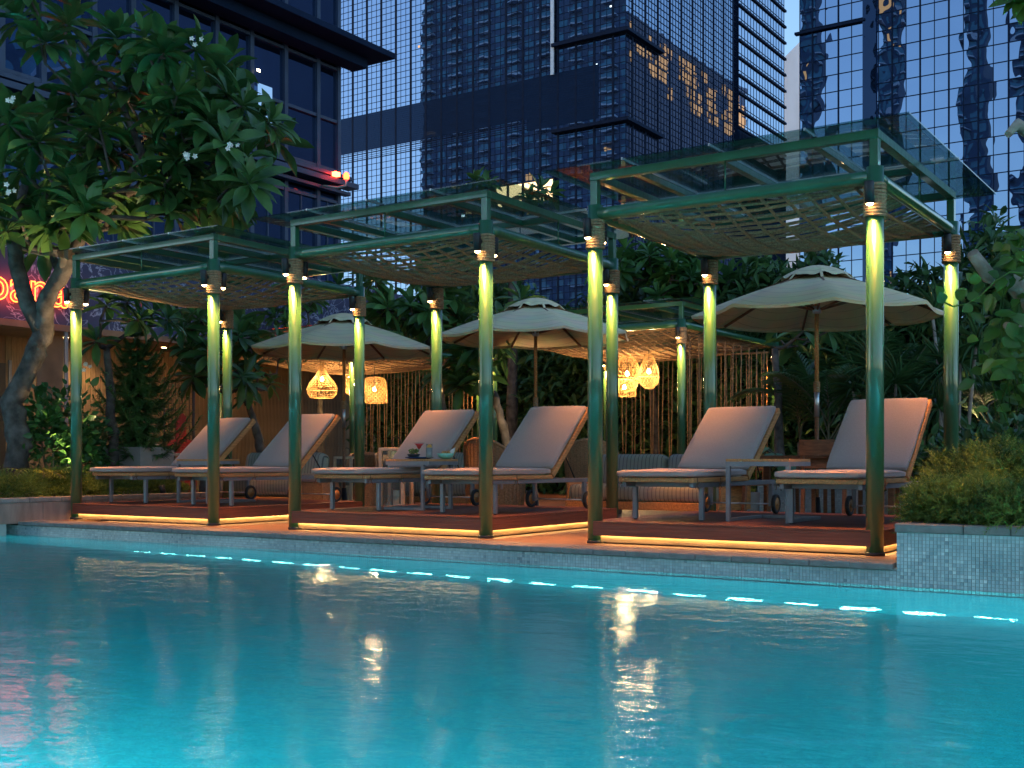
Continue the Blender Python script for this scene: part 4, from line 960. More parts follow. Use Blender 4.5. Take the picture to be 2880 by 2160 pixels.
for k, (x, y) in enumerate(((-13.2, 16.0), (-13.75, 15.95))):
    MB().rbox((0, 0, 0), (.42, .16, .40), .07, Euler((.25, 0, .2+.2*k)).to_matrix(), 3).build('cushion', M['brown_fabric'], loc=(x, y, .66)); tag(bpy.context.scene.objects[-1] if False else [o for o in bpy.data.objects if o.name.startswith('cushion')][-1], 'brown scatter cushion on the rear sofa, %s one' % ['right', 'left'][k], 'cushion', 'brown scatter cushions')
# dark dining set under the rear pergolas: low tables with woven chairs
def woven_armchair(loc, rz, label):
    t = thing('woven_armchair', label, 'armchair', loc, rz, 'dark woven armchairs'); m = M['teak_dark']
    for sx in (-1, 1):
        for sy in (-1, 1): MB().cyl((sx*.26, sy*.24, 0), (sx*.28, sy*.26, .44), .018, None, 8).build('leg', m, t)
    MB().rbox((0, 0, .44), (.58, .54, .06), .02).build('seat', M['brown_fabric'], t)
    top = [(.32*math.cos(a), .30*math.sin(a)+.0, .72+.14*max(0, math.sin(a))) for a in [R(-25+230*j/20) for j in range(21)]]
    MB().tube(top, .02, 8).build('top_rail', m, t)
    for j, p in enumerate(top): MB().cyl((p[0]*.9, p[1]*.86, .44), p, .009, None, 5).build('spindle', m, t)
woven_armchair((-9.9, 17.7, 0), .4, 'dark spindle armchair under the rear right pergola, left one'); woven_armchair((-8.6, 18.4, 0), -.6, 'dark spindle armchair under the rear right pergola, right one')
woven_armchair((-15.2, 18.0, 0), .2, 'dark spindle armchair under the rear left pergola')
# teak dining table and chairs below the right umbrella
t = thing('dining_table', 'dark teak dining table around the right umbrella pole', 'table', (-4.42, 13.0, 0))
for k in range(9):
    if k == 4:
        for (a, b) in ((-.8, -.06), (.06, .8)): MB().box(a, -.45+k*.1+.002, .745, b, -.35+k*.1-.002, .775).build('top_board', M['teak_dark'], t, .002)
    else: MB().box(-.8, -.45+k*.1+.002, .745, .8, -.35+k*.1-.002, .775).build('top_board', M['teak_dark'], t, .002)
for sy in (-1, 1): MB().box(-.72, sy*.38-.02, .66, .72, sy*.38+.02, .7445).build('apron', M['teak_dark'], t)
for sx in (-1, 1):
    for sy in (-1, 1): MB().box(sx*.74-.035, sy*.38-.035, 0, sx*.74+.035, sy*.38+.035, .7445).build('leg', M['teak_dark'], t, .004)
def teak_chair(loc, rz, label):
    t = thing('teak_chair', label, 'chair', loc, rz, 'teak chairs at the dining table'); m = M['teak_dark']
    for sx in (-1, 1):
        MB().beam((sx*.22, -.2, 0), (sx*.22, -.2, .44), .04, .04, (0, 1, 0)).build('leg', m, t); MB().beam((sx*.22, .24, 0), (sx*.22, .2, .44), .04, .04, (0, 1, 0)).build('leg', m, t)
        MB().beam((sx*.22, .2, .4405), (sx*.21, .29, .92), .036, .04, (0, 1, 0)).build('back_post', m, t)
    for k in range(5): MB().box(-.24, -.22+k*.09, .4405, .24, -.14+k*.09, .462).build('seat_slat', m, t)
    MB().beam((-.235, .285, .86), (.235, .285, .86), .025, .16, (0, 0, 1)).build('back_rest', m, t); MB().beam((-.19, .245, .66), (.19, .245, .66), .02, .05).build('back_rail', m, t)
teak_chair((-5.05, 12.25, 0), 2.9, 'teak dining chair at the left end of the dining table'); teak_chair((-4.05, 12.3, 0), 3.2, 'teak dining chair on pool side of the dining table'); teak_chair((-4.8, 13.9, 0), .1, 'teak dining chair at far side of dining table, left one'); teak_chair((-3.9, 13.9, 0), -.1, 'teak dining chair at far side of dining table, right one')
t = thing('round_pot', 'low round concrete pot behind the right pergola', 'pot', at_v(2072, 1455, 14.2).to_2d().to_3d()); MB().lathe([(.20, 0), (.27, .05), (.28, .33), (.25, .33), (.24, .1), (.001, .1)], 28).build('body', M['concrete'], t)
t = thing('low_wall', 'low blue mosaic planter wall behind the dining table', 'planter', (-3.4, 15.2, 0)); MB().box(-2.6, 0, 0, 3.2, .25, .38).build('wall', M['grout'], t); MB().box(-2.6, .25, 0, 3.2, 6, .33).build('soil', M['soil'], t)
tile_field('mosaic_tiles', t, -2.6, 1.6, 0.0, .38, -.002, 0, 21); MB().box(-2.62, -.03, .381, 3.2, .27, .43).build('coping', M['coping'], t, .006)

# ================================================================== RESTAURANT on the left
RX = -19.0; RW = RX-1.6
def mural():
    m, nt, b, out = newmat('dark_blue_mural'); N = nt.nodes; L = nt.links
    g = N.new('ShaderNodeNewGeometry'); nz = N.new('ShaderNodeTexNoise'); nz.inputs['Scale'].default_value = 1.6; nz.inputs['Detail'].default_value = 4; nz.inputs['Distortion'].default_value = 2.5; L.new(g.outputs['Position'], nz.inputs['Vector'])
    rp = N.new('ShaderNodeValToRGB'); e = rp.color_ramp.elements; e[0].position = .47; e[0].color = (.035, .035, .085, 1); e[1].position = .53; e[1].color = (.035, .035, .085, 1); x = e.new(.5); x.color = (.30, .31, .42, 1)
    L.new(nz.outputs[0], rp.inputs[0]); L.new(rp.outputs[0], b.inputs['Base Color']); b.inputs['Roughness'].default_value = .7; return m
M['mural'] = mural()
M['panel_wood'] = mat('pale_timber_boards', (.24, .145, .07), .6, 0, .3, 3, .15, 20, stretch=(6, 6, .8))
M['soffit'] = mat('brown_soffit', (.20, .10, .05), .6, 0, .2, 3)
t = thing('restaurant', 'low restaurant front with dark blue mural fascia and timber wall at left', 'building', (0, 0, 0))
YE = 29.0
MB().box(RX-4, 4, 3.25, RX, YE, 5.0).build('mural_fascia', M['mural'], t)
MB().box(RX-4, 4, 3.13, RX+.02, YE, 3.249).build('soffit', M['soffit'], t)
MB().box(RX-4.2, 4, 0, RW-.03, YE, 3.129).build('wall', M['soffit'], t)
bm_ = MB().box(-.02, -.058, 0, .0, .058, 3.12).mesh('wall_board', .003)
for k in range(220):
    yy = 4.06+k*.12
    if yy > YE-.1: break
    if 12.5 < yy < 13.4: continue
    put('wall_board', bm_, M['panel_wood'], t, (RW, yy, .004))
MB().box(RW-.028, 12.5, .004, RW-.005, 13.4, 2.6).build('door_leaf', M['black'], t)
for yy in (12.46, 13.44): MB().box(RW-.02, yy-.03, .003, RW+.03, yy+.03, 2.66).build('door_frame', M['alu'], t)
MB().box(RX-.06, 13.55, 0, RX-.02, 13.62, 3.13).build('column', M['alu'], t); MB().box(RX-.4, 13.2, .9, RX-.37, 13.75, 3.1).build('screen_panel', M['soffit'], t)
def spot(name, loc, aim, power, size, parent=None, col=(1, .68, .34), blend=.8, soft=.05):
    d = bpy.data.lights.new(name, 'SPOT'); d.energy = power; d.spot_size = R(size); d.spot_blend = blend; d.color = col; d.shadow_soft_size = soft
    o = bpy.data.objects.new(name, d); COL.objects.link(o); o.location = loc; o.rotation_euler = Vector(aim).to_track_quat('-Z', 'Y').to_euler(); o.parent = parent; return o
for k, (yy, pw_) in enumerate(((10.0, 100), (11.3, 110), (12.3, 25), (14.2, 8), (15.0, 34), (16.6, 2), (18.6, 2))):
    MB().lathe([(.001, 3.124), (.05, 3.124)], 12, (RX-.9, yy, 0)).build('downlight', M['lens'], t)
    spot('downlight_beam', (RX-.9, yy, 3.08), (-.25, 0, -1), pw_, 110, t)
# service counter with gingham cloth and tray
ct = thing('service_counter', 'grey service counter with red gingham cloth before the timber wall', 'counter', (-18.3, 14.9, 0))
MB().box(-.3, -.9, .80, .3, .9, .86).build('top', M['alu'], ct, .004)
for sx in (-1, 1):
    for sy in (-1, 1): MB().box(sx*.26-.025, sy*.85-.025, 0, sx*.26+.025, sy*.85+.025, .7995).build('leg', M['alu'], ct)
def gingham():
    m, nt, b, out = newmat('red_gingham'); N = nt.nodes; L = nt.links; tc = N.new('ShaderNodeTexCoord'); ck = N.new('ShaderNodeTexChecker'); ck.inputs['Scale'].default_value = 30; ck.inputs['Color1'].default_value = (.5, .03, .03, 1); ck.inputs['Color2'].default_value = (.6, .4, .35, 1)
    L.new(tc.outputs['Object'], ck.inputs[0]); L.new(ck.outputs[0], b.inputs['Base Color']); b.inputs['Roughness'].default_value = .9; return m
MB().rbox((0, -.1, .92), (.42, .9, .11), .03).build('cloth', gingham(), ct)
tr = thing('serving_lid', 'brass serving lid with loop handle on the gingham cloth', 'lid', (-18.3, 14.9, .976)); MB().lathe([(.20, 0), (.18, .05), (.06, .08), (.001, .085)], 20).build('dome', M['lantern_wood'], tr); MB().tube([(0, -.09, .06), (0, -.09, .15), (0, .09, .15), (0, .09, .06)], .009, 6).build('handle', M['steel'], tr)
# neon letters
neon = thing('neon_sign', 'red and yellow neon lettering reading pana on the mural fascia', 'sign', (RX+.04, 0, 0))
cu = bpy.data.curves.new('neon_text', 'FONT'); cu.body = 'pana'; cu.size = 1.0; cu.resolution_u = 4; cu.fill_mode = 'BOTH'; cu.extrude = .0
tmp = bpy.data.objects.new('neon_text', cu); COL.objects.link(tmp); dg = bpy.context.evaluated_depsgraph_get(); me_face = bpy.data.meshes.new_from_object(tmp.evaluated_get(dg))
cu.fill_mode = 'NONE'; cu.bevel_depth = .013; cu.bevel_resolution = 1; cu.offset = .0; dg.update(); dg = bpy.context.evaluated_depsgraph_get(); me_tube = bpy.data.meshes.new_from_object(tmp.evaluated_get(dg))
bpy.data.objects.remove(tmp)
x0 = min(v.co.x for v in me_face.vertices); x1 = max(v.co.x for v in me_face.vertices); xh = max(v.co.y for v in me_face.vertices)
A = at_x(-40, 858, RX); Bp = at_x(182, 858, RX); n_h = (at_x(95, 795, RX).z-at_x(95, 858, RX).z)
sy = (Bp.y-A.y)/(x1-x0); sz = n_h/xh; zb = at_x(95, 856, RX).z
for me, nm, mt, off in ((me_face, 'letter_faces', emit('neon_red', (1, .012, .008), 2.2), 0), (me_tube, 'neon_tubes', emit('neon_amber', (1, .20, .03), 2.4), .05)):
    for v in me.vertices: v.co = Vector((off+v.co.z*sy, A.y+(v.co.x-x0)*sy, zb+v.co.y*sz))
    me.materials.clear(); me.materials.append(mt); put(nm, me, mt, neon)
d = bpy.data.lights.new('neon_glow', 'AREA'); d.shape = 'RECTANGLE'; d.size = 1.4; d.size_y = .4; d.energy = 10; d.color = (1, .06, .04)
L = bpy.data.objects.new('neon_glow', d); COL.objects.link(L); L.parent = neon; L.location = (.12, (A.y+Bp.y)/2, zb+.2); L.rotation_euler = Vector((-1, 0, 0)).to_track_quat('-Z', 'Y').to_euler()
# red hanging and black wire grid on the wall
wh = thing('wall_hanging', 'dark red hanging on black wire grid against the timber wall', 'wall hanging', (RX+.25, at_x(505, 1200, RX+.25).y, 0))
for k in range(9): MB().box(-.02, -.36+k*.09-.005, .95, -.01, -.36+k*.09+.005, 2.3).build('grid_bar', M['black'], wh)
for k in range(11): MB().box(-.0095, -.40, 1.0+k*.125-.005, -.0005, .40, 1.0+k*.125+.005).build('grid_bar', M['black'], wh)
for sgn in (-1, 1): MB().cyl((-.015, sgn*.38, 0), (-.015, sgn*.38, 2.3), .014, None, 8).build('stand_post', M['black'], wh)
MB().add([(.03, -.42, .0), (.03, .42, .0), (.05, .40, .95), (.05, .30, 1.12), (.05, .14, 1.15), (.05, .13, 1.6), (.05, 0, 1.72), (.05, -.13, 1.6), (.05, -.14, 1.15), (.05, -.30, 1.12), (.05, -.40, .95)], [tuple(range(11))]).build('red_cloth', mat('dark_red_cloth', (.18, .012, .015), .8, 0, .3, 3), wh)

wh.children[-1].modifiers.new('thick', 'SOLIDIFY').thickness = .02
# ================================================================== VEGETATION
def leaf_tmpl(rows=5, fold=.18, droop=.18, prof=(.0, .55, 1.0, .9, .0)):
    v = []; f = []
    for i in range(rows):
        a = i/(rows-1); w = prof[i]; z = -droop*a*a
        v += [(a, -w/2, z+fold*w/2*.5), (a, 0, z), (a, w/2, z+fold*w/2*.5)]
    for i in range(rows-1):
        o = i*3; f += [(o, o+1, o+4, o+3), (o+1, o+2, o+5, o+4)]
    return np.array(v, float), f
LEAF = leaf_tmpl(6, .35, .20, (.05, .45, .85, 1.0, .75, .0))
NARROW = leaf_tmpl(4, .3, .35, (.35, 1.0, .7, .0))
ROUND = leaf_tmpl(5, .25, .15, (.25, 1.0, .95, .6, .0))
NEED = (np.array([(0, -.5, 0), (0, .5, 0), (1, 0, -.12)], float), [(0, 1, 2)])
def frames(D, U):
    D = D/np.linalg.norm(D, axis=1, keepdims=True); S = np.cross(U, D); n = np.linalg.norm(S, axis=1, keepdims=True); n[n < 1e-6] = 1; S = S/n
    return D, S, np.cross(D, S)
def leaves(name, parent, P, D, U, L, W, tmpl, mt, singles=0, order=None):
    P, D, U = (np.asarray(a, float) for a in (P, D, U)); L = np.asarray(L, float); W = np.asarray(W, float); D, S, U = frames(D, U)
    idx = np.arange(len(P))
    if singles:
        if order is not None: idx = np.argsort(order)
        tm = MB(); tm.add([tuple(p) for p in tmpl[0]], tmpl[1], True); me = tm.mesh('leaf'); me.materials.append(mt)
        for i in idx[:singles]:
            o = put('leaf', me, None, parent); m = Matrix.Identity(4)
            for r in range(3): m[r][0] = D[i, r]*L[i]; m[r][1] = S[i, r]*W[i]; m[r][2] = U[i, r]*L[i]; m[r][3] = P[i, r]
            o.matrix_basis = m
        idx = idx[singles:]
        if not len(idx): return None
    tv = tmpl[0]; P, D, S, U, L, W = P[idx], D[idx], S[idx], U[idx], L[idx], W[idx]
    V = P[:, None, :] + D[:, None, :]*(tv[None, :, 0:1]*L[:, None, None]) + S[:, None, :]*(tv[None, :, 1:2]*W[:, None, None]) + U[:, None, :]*(tv[None, :, 2:3]*L[:, None, None])
    n = len(P); k = len(tv); F = np.array(tmpl[1]); q = F.shape[1]
    FF = (F[None] + (np.arange(n)*k)[:, None, None]).reshape(-1, q)
    me = bpy.data.meshes.new(name); me.vertices.add(n*k); me.vertices.foreach_set('co', V.reshape(-1)); me.loops.add(FF.size); me.loops.foreach_set('vertex_index', FF.reshape(-1).astype(np.int32))
    me.polygons.add(len(FF)); me.polygons.foreach_set('loop_start', (np.arange(len(FF))*q).astype(np.int32)); me.polygons.foreach_set('loop_total', np.full(len(FF), q, np.int32)); me.update(calc_edges=True)
    me.polygons.foreach_set('use_smooth', np.ones(len(FF), bool))
    me.materials.append(mt); return put(name, me, None, parent, kind='stuff')
def rosette(rr, tip, axis, n, L, Wr=.30, out=None, lo=-25, hi=75):
    ax = Vector(axis).normalized(); q = Vector((0, 0, 1)).rotation_difference(ax); a0 = rr.uniform(0, 6.28)
    for k in range(n):
        az = a0+k*2.39996; el = R(hi+(lo-hi)*(k/max(1, n-1))**.8+rr.uniform(-9, 9)); d = Vector((math.cos(az)*math.cos(el), math.sin(az)*math.cos(el), math.sin(el)))
        d = q @ d; u = q @ Vector((-math.cos(az)*math.sin(el), -math.sin(az)*math.sin(el), math.cos(el))); l = L*rr.uniform(.7, 1.15)*(.75+.25*min(1, k/4))
        d.z -= .1; out.append((Vector(tip)+ax*(.03-.06*k/n), d, u+Vector((rr.uniform(-.25, .25), rr.uniform(-.25, .25), 0)), l, l*Wr*rr.uniform(.85, 1.1)))
def split(out): return [list(c) for c in zip(*out)]
def flower_cluster(rr, c, parent, n=6):
    mb = MB()
    for k in range(n):
        o = Vector((rr.uniform(-.07, .07), rr.uniform(-.07, .07), rr.uniform(-.03, .07))); ax = Vector((.7+rr.uniform(-.5, .5), -.8+rr.uniform(-.4, .4), rr.uniform(-.3, .5))).normalized(); q = Vector((0, 0, 1)).rotation_difference(ax); a0 = rr.uniform(0, 6)
        for j in range(5):
            a = a0+j*1.2566; P = [(0, 0, 0), (.022*math.cos(a-.6), .022*math.sin(a-.6), .008), (.036*math.cos(a), .036*math.sin(a), .003), (.025*math.cos(a+.55), .025*math.sin(a+.55), .003)]
            mb.add([o+q @ Vector(p) for p in P], [(0, 1, 2, 3)])
    mb.build('flower_cluster', M['petal'], parent, loc=c, kind='stuff')
def branchy(trunk, tips, rr, r0=.13, tip_r=.018):
    """tubes from a trunk polyline to every tip; returns mesh builder and tip axes"""
    mb = MB(); n = len(trunk); nodes = [(Vector(p), r0*(1-.45*i/(n-1))) for i, p in enumerate(trunk)]
    pts = [Vector(p) for p in trunk]; dense = []
    for i in range(n-1):
        for k in range(4): dense.append(pts[i].lerp(pts[i+1], k/4)+Vector((rr.uniform(-.02, .02), rr.uniform(-.02, .02), 0)))
    dense.append(pts[-1]); mb.tube(dense, [r0*(1-.45*i/(len(dense)-1))*rr.uniform(.9, 1.12) for i in range(len(dense))], 12)
    nodes = nodes[max(1, n-3):]; axes = []
    for tp in sorted([Vector(t) for t in tips], key=lambda p: (p-pts[-1]).length):
        best = min(nodes, key=lambda nd: (nd[0]-tp).length + (.8 if nd[0].z > tp.z else 0) + .25/nd[1]*.02)
        a, ra = best; m1 = a.lerp(tp, .4)+Vector((rr.uniform(-.12, .12), rr.uniform(-.12, .12), rr.uniform(-.12, .05))); m2 = a.lerp(tp, .75)+Vector((rr.uniform(-.08, .08), rr.uniform(-.08, .08), rr.uniform(-.1, .02)))
        r1 = max(tip_r, ra*.62); mb.tube([a, m1, m2, tp], [min(ra*.8, r1*1.25), r1, max(tip_r, r1*.75), tip_r], 7); nodes += [(m1, r1), (m2, max(tip_r*1.2, r1*.75))]
        axes.append((tp, (tp-m2).normalized()))
    return mb, axes
def frangipani(base, trunk, tips, label, L=.33, nleaf=15, r0=.13, singles=0, flowers=(), seed=1, mt='leaf', bark='bark', group='frangipani trees'):
    rr = random.Random(seed); base = Vector(base); t = thing('frangipani_tree', label, 'tree', base, 0, group)
    mb, axes = branchy([Vector(p)-base for p in trunk], [Vector(p)-base for p in tips], rr, r0); mb.build('trunk', M[bark], t)
    out = []
    for tp, ax in axes: rosette(rr, tp, ax+Vector((0, 0, .8)), nleaf+rr.randint(-3, 3), L, .34, out)
    P, D, U, Ls, W = split(out); cam_rel = Vector((0, 0, CAM_Z))-base
    leaves('leaf_crown', t, P, D, U, Ls, W, LEAF, M[mt], singles, [(Vector(p)-cam_rel).length for p in P])
    for f in flowers: flower_cluster(rr, Vector(f)-base, t, rr.randint(3, 5))
    return t
# --- the big frangipani at upper left
rr = random.Random(3)
TP = [(60, 60), (190, 70), (130, 120), (330, 110), (410, 110), (460, 150), (550, 140), (630, 190), (600, 250), (500, 250), (390, 190), (680, 300), (720, 340), (775, 400), (640, 270), (560, 310), (480, 320), (250, 200), (220, 270), (320, 310), (150, 330), (60, 310), (15, 330), (110, 400), (250, 430), (180, 480), (60, 480), (25, 550), (340, 430), (450, 440), (540, 450), (620, 440), (480, 530), (180, 640), (90, 600), (370, 620), (480, 590), (560, 570), (620, 520), (690, 450), (330, 550), (260, 540), (20, 650), (120, 690), (430, 380), (570, 380), (360, 250), (-60, 420), (-90, 250), (700, 520), (280, 360), (520, 490), (400, 500), (650, 590), (210, 570), (-40, 560)]
TP += [(rr.gauss(a, 45), rr.gauss(b, 40)) for a, b in rr.sample(TP, 30)]
tips = [at_v(a, b, 15.6+rr.uniform(-1.3, 1.5)) for a, b in TP]
base = at_v(30, 1400, 16.0); base.z = .18
trunk = [base, at_v(55, 1250, 15.9), at_v(35, 1130, 15.9), at_v(95, 1010, 15.9), at_v(120, 930, 15.9), at_v(125, 860, 15.8), at_v(180, 760, 15.8), at_v(235, 640, 15.7)]
fl = [at_v(a, c, 13.7) for a, c in ((548, 116), (528, 450), (30, 280), (25, 540), (655, 420))]
big = frangipani(base, trunk, tips, 'large frangipani with white flowers leaning over the left pergola', .52, 19, .17, 300, fl, 5)
mb = MB()
for path, r in (([at_v(120, 930, 15.9), at_v(75, 850, 15.9), at_v(45, 740, 15.9), at_v(35, 640, 15.8), at_v(70, 520, 15.7)], (.13, .11, .10, .085, .05)), ([at_v(235, 650, 15.7), at_v(330, 560, 15.6), at_v(400, 430, 15.6), at_v(330, 260, 15.6), at_v(220, 120, 15.6)], (.09, .07, .05, .035, .02)), ([at_v(330, 560, 15.6), at_v(480, 480, 15.4), at_v(600, 360, 15.4)], (.06, .045, .02))):
    mb.tube([p-base for p in path], list(r), 10)
mb.build('limb', M['bark'], big)
# --- frangipanis behind the pergolas
def small_tree(px, v, tops, label, seed, ybase=1350, L=.44, nleaf=15, r0=.09, mt='leaf', spread=.9, singles=0, lean=0, fl=()):
    rr = random.Random(seed); b = at_v(px, ybase, v); b.z = 0
    tips = [at_v(a, c, v+rr.uniform(-spread, spread)) for a, c in tops]; ty = max(c for _, c in tops)
    trunk = [b, at_v(px+lean*.4, ybase-(ybase-ty)*.35, v), at_v(px+lean*.7, ybase-(ybase-ty)*.65, v), at_v(px+lean, ty+20, v)]
    return frangipani(b, trunk, tips, label, L, nleaf, r0, singles, [at_v(a, c, v-.8) for a, c in fl], seed, mt)
def cloud(rr, x0, x1, y0, y1, n): return [(rr.uniform(x0, x1), rr.uniform(y0, y1)) for _ in range(n)]
r2 = random.Random(17)
small_tree(1290, 18.5, cloud(r2, 1050, 1330, 720, 900, 26), 'frangipani behind the middle pergola, above the lounger', 21, lean=-90)
small_tree(1450, 19.0, cloud(r2, 1300, 1480, 840, 1080, 14)+cloud(r2, 1180, 1330, 900, 1100, 10), 'dark frangipani between the two middle umbrellas', 22, lean=-60)
small_tree(1850, 23.5, cloud(r2, 1740, 2010, 690, 850, 36), 'bright green frangipani under the right pergola roof', 23, mt='leaf_mid', L=.46, lean=-20)
small_tree(1900, 24.0, cloud(r2, 1880, 2200, 740, 900, 22), 'frangipani with bare grey branches behind the right umbrella', 24, lean=60)
small_tree(2200, 18.0, [(2260, 930), (2300, 960), (2230, 960), (2330, 930), (2200, 915)], 'frangipani with curved bare limb beside the rear right pergola', 25, lean=-20, nleaf=12)
small_tree(1440, 26.0, [(1345, 512), (1375, 520), (1515, 535), (1545, 548), (1490, 560), (1380, 580)], 'tall frangipani whose top shows above the middle pergola roof', 26, L=.42, r0=.14)
small_tree(570, 19.5, cloud(r2, 500, 720, 840, 1090, 26), 'dark frangipani behind the left pergola', 27, nleaf=14, lean=40)
small_tree(330, 17.5, [(300, 860), (360, 850), (430, 880), (270, 960), (390, 900), (470, 900)], 'frangipani with warm lit drooping leaves inside the left pergola', 28, L=.42, lean=-30, fl=((245, 1035),))
small_tree(760, 20.5, [(680, 1060), (720, 1040), (760, 1080), (700, 1120), (800, 1000), (860, 970), (780, 960)], 'small lit frangipani with pale trunk by the left umbrella', 29, L=.34, lean=-60, r0=.10)
small_tree(900, 25.0, cloud(r2, 760, 1010, 760, 960, 16), 'spiky frangipani above the left umbrella', 30, L=.4)
# --- dark hedge that closes the terrace at the back
def hedge(label, x0, x1, y, h, n, seed, mt='leaf_palm', L=.22):
    rr = np.random.RandomState(seed); t = thing('hedge', label, 'hedge', ((x0+x1)/2, y, 0), 0, 'hedges at the back of the terrace')
    w = (x1-x0)/2; P = np.stack([rr.uniform(-w, w, n), rr.normal(0, .35, n), rr.uniform(0, 1, n)**.8*h], 1)
    P[:, 2] *= 1+.12*np.sin(P[:, 0]*1.7)+.08*np.sin(P[:, 0]*4.1+1)
    D = rr.normal(0, 1, (n, 3)); D[:, 1] -= .6; U = rr.normal(0, .5, (n, 3)); U[:, 2] += 1
    leaves('foliage', t, P, D, U, L*rr.uniform(.7, 1.3, n), L*.35*rr.uniform(.7, 1.2, n), NARROW, M[mt])
    MB().box(-w, .3, 0, w, .6, h*.78).build('branches', M['soil'], t)
hedge('tall dark hedge behind the rear right pergola', -14.0, -4.0, 22.2, 4.3, 16000, 1, L=.3)
hedge('tall dark hedge behind the palms at right', -4.4, 9.0, 21.5, 3.9, 16000, 2, L=.3)
hedge('dark hedge behind the rear left pergola', -19.5, -13.8, 22.8, 4.6, 10000, 3, L=.3)
def bush(label, c, rx, ry, rz_, n, seed, L, Wr, tmpl, mt, name='shrub', cat='shrub', group=None, up=.5, lumps=7, stemmed=True, singles=0):
    rr = np.random.RandomState(seed); t = thing(name, label, cat, c, 0, group); Pn = []; Dn = []
    cs = [(rr.uniform(-.6, .6)*rx, rr.uniform(-.6, .6)*ry, rr.uniform(.25, .62)*rz_, rr.uniform(.45, .7)) for _ in range(lumps)]
    per = n//lumps
    for (x, y, z, s) in cs:
        d = rr.normal(0, 1, (per, 3)); d[:, 2] = np.abs(d[:, 2])*.9-.25; d /= np.linalg.norm(d, axis=1, keepdims=True); r = rr.uniform(.55, 1.05, per)[:, None]
        Pn.append(np.array([[x, y, z]])+d*r*np.array([[rx*s, ry*s, rz_*s*.75]])); Dn.append(d)
    P = np.concatenate(Pn); D = np.concatenate(Dn)+rr.normal(0, .45, (len(P), 3)); D[:, 2] += up; P[:, 2] = np.maximum(P[:, 2], .01)
    U = rr.normal(0, .6, P.shape); U[:, 2] += 1; ll = L*rr.uniform(.6, 1.25, len(P))
    leaves('foliage', t, P, D, U, ll, ll*Wr, tmpl, mt, singles)
    st = MB(); 
    for (x, y, z, s) in cs: st.tube([(x*.2, y*.2, 0), (x*.7, y*.7, z*.6), (x, y, z)], [.02, .014, .008], 5)
    st.build('stems', M['stem'], t, kind='stuff'); return t
def juniper(label, c, rx, ry, rz_, n, seed, group):
    # feathery sprays: each spray a bent twig lined with short needles
    rr = np.random.RandomState(seed); t = thing('juniper_shrub', label, 'shrub', c, 0, group); P = []; D = []; U = []; Ls = []
    ns = n//16; nl = 7
    lc = np.stack([rr.uniform(-.6, .6, nl)*rx, rr.uniform(-.6, .6, nl)*ry, rr.uniform(.25, .62, nl)*rz_], 1); lr = rr.uniform(.42, .62, nl); who = rr.randint(0, nl, ns)
    th = rr.uniform(0, 2*np.pi, ns); ph = np.arccos(rr.uniform(-.25, 1, ns)); rad = rr.uniform(.5, 1.0, ns)**.5
    d0 = np.stack([np.cos(th)*np.sin(ph), np.sin(th)*np.sin(ph), np.cos(ph)], 1); base = lc[who]+d0*(rad*lr[who])[:, None]*np.array([[rx, ry, rz_]])
    dr = d0+rr.normal(0, .3, (ns, 3)); dr[:, 2] += .2; dr /= np.linalg.norm(dr, axis=1, keepdims=True); ln = rr.uniform(.08, .19, ns)
    for k in range(16):
        f = k/15; p = base+dr*(ln*f)[:, None]; p[:, 2] -= .03*f*f
        side = np.cross(dr, rr.normal(0, 1, (ns, 3))); side /= np.linalg.norm(side, axis=1, keepdims=True)
        P.append(p); D.append(dr*.8+side*.9); U.append(rr.normal(0, 1, (ns, 3))); Ls.append(np.full(ns, .046*(1.1-.55*f)))
    P = np.concatenate(P); P[:, 2] = np.maximum(P[:, 2], .0); Ls = np.concatenate(Ls); leaves('needles', t, P, np.concatenate(D), np.concatenate(U), Ls, Ls*.24, NEED, M['juniper'])
    st = MB(); q = random.Random(seed)
    for k in range(12): a = q.uniform(0, 6.28); st.tube([(0, 0, 0), (math.cos(a)*rx*.4, math.sin(a)*ry*.4, rz_*.4), (math.cos(a)*rx*.75, math.sin(a)*ry*.75, rz_*.5)], [.016, .01, .005], 5)
    st.build('stems', M['stem'], t, kind='stuff')
JR = [(2590, 1470, .36, .30, .30, 'front left juniper in the right planter, leaning over the coping'), (2720, 1470, .38, .32, .30, 'juniper in the right planter, second from its left end'), (2850, 1470, .40, .34, .31, 'juniper at the right frame edge in the right planter'), (2790, 1440, .45, .4, .46, 'taller juniper in the second row of the right planter'), (2900, 1430, .5, .4, .55, 'tall juniper at the far right of the planter'), (2660, 1440, .42, .4, .34, 'juniper beside the back post of the right pergola')]
for i, (px, py, a, b, h, lb) in enumerate(JR):
    r = ray(px, py); Y = [8.70, 8.66, 8.64, 9.3, 9.35, 9.45][i]; X = r.x*Y/r.y; juniper('dark green '+lb, (max(X, PLX+.42), Y, .20), a*1.1, b*1.1, h*1.08, 20000, 40+i, 'junipers in the right planter')
JL = [(-12.95, 8.5, .36, .33, .30, 'juniper at the pool corner of the left planter'), (-13.6, 8.6, .45, .35, .34, 'juniper at the left frame edge of the left planter'), (-12.95, 9.25, .34, .4, .30, 'juniper behind the leftmost green post'), (-13.0, 10.1, .36, .45, .26, 'juniper behind the left lounger of the left pergola'), (-13.7, 9.6, .5, .5, .42, 'taller juniper in the second row of the left planter'), (-13.0, 10.95, .34, .4, .24, 'juniper at the far end of the left planter'), (-14.3, 8.9, .5, .4, .45, 'juniper below the big frangipani trunk')]
for i, (x, y, a, b, h, lb) in enumerate(JL): juniper('lit green '+lb, (x, y, .18), a, b, h, 12000, 60+i, 'junipers in the left planter')
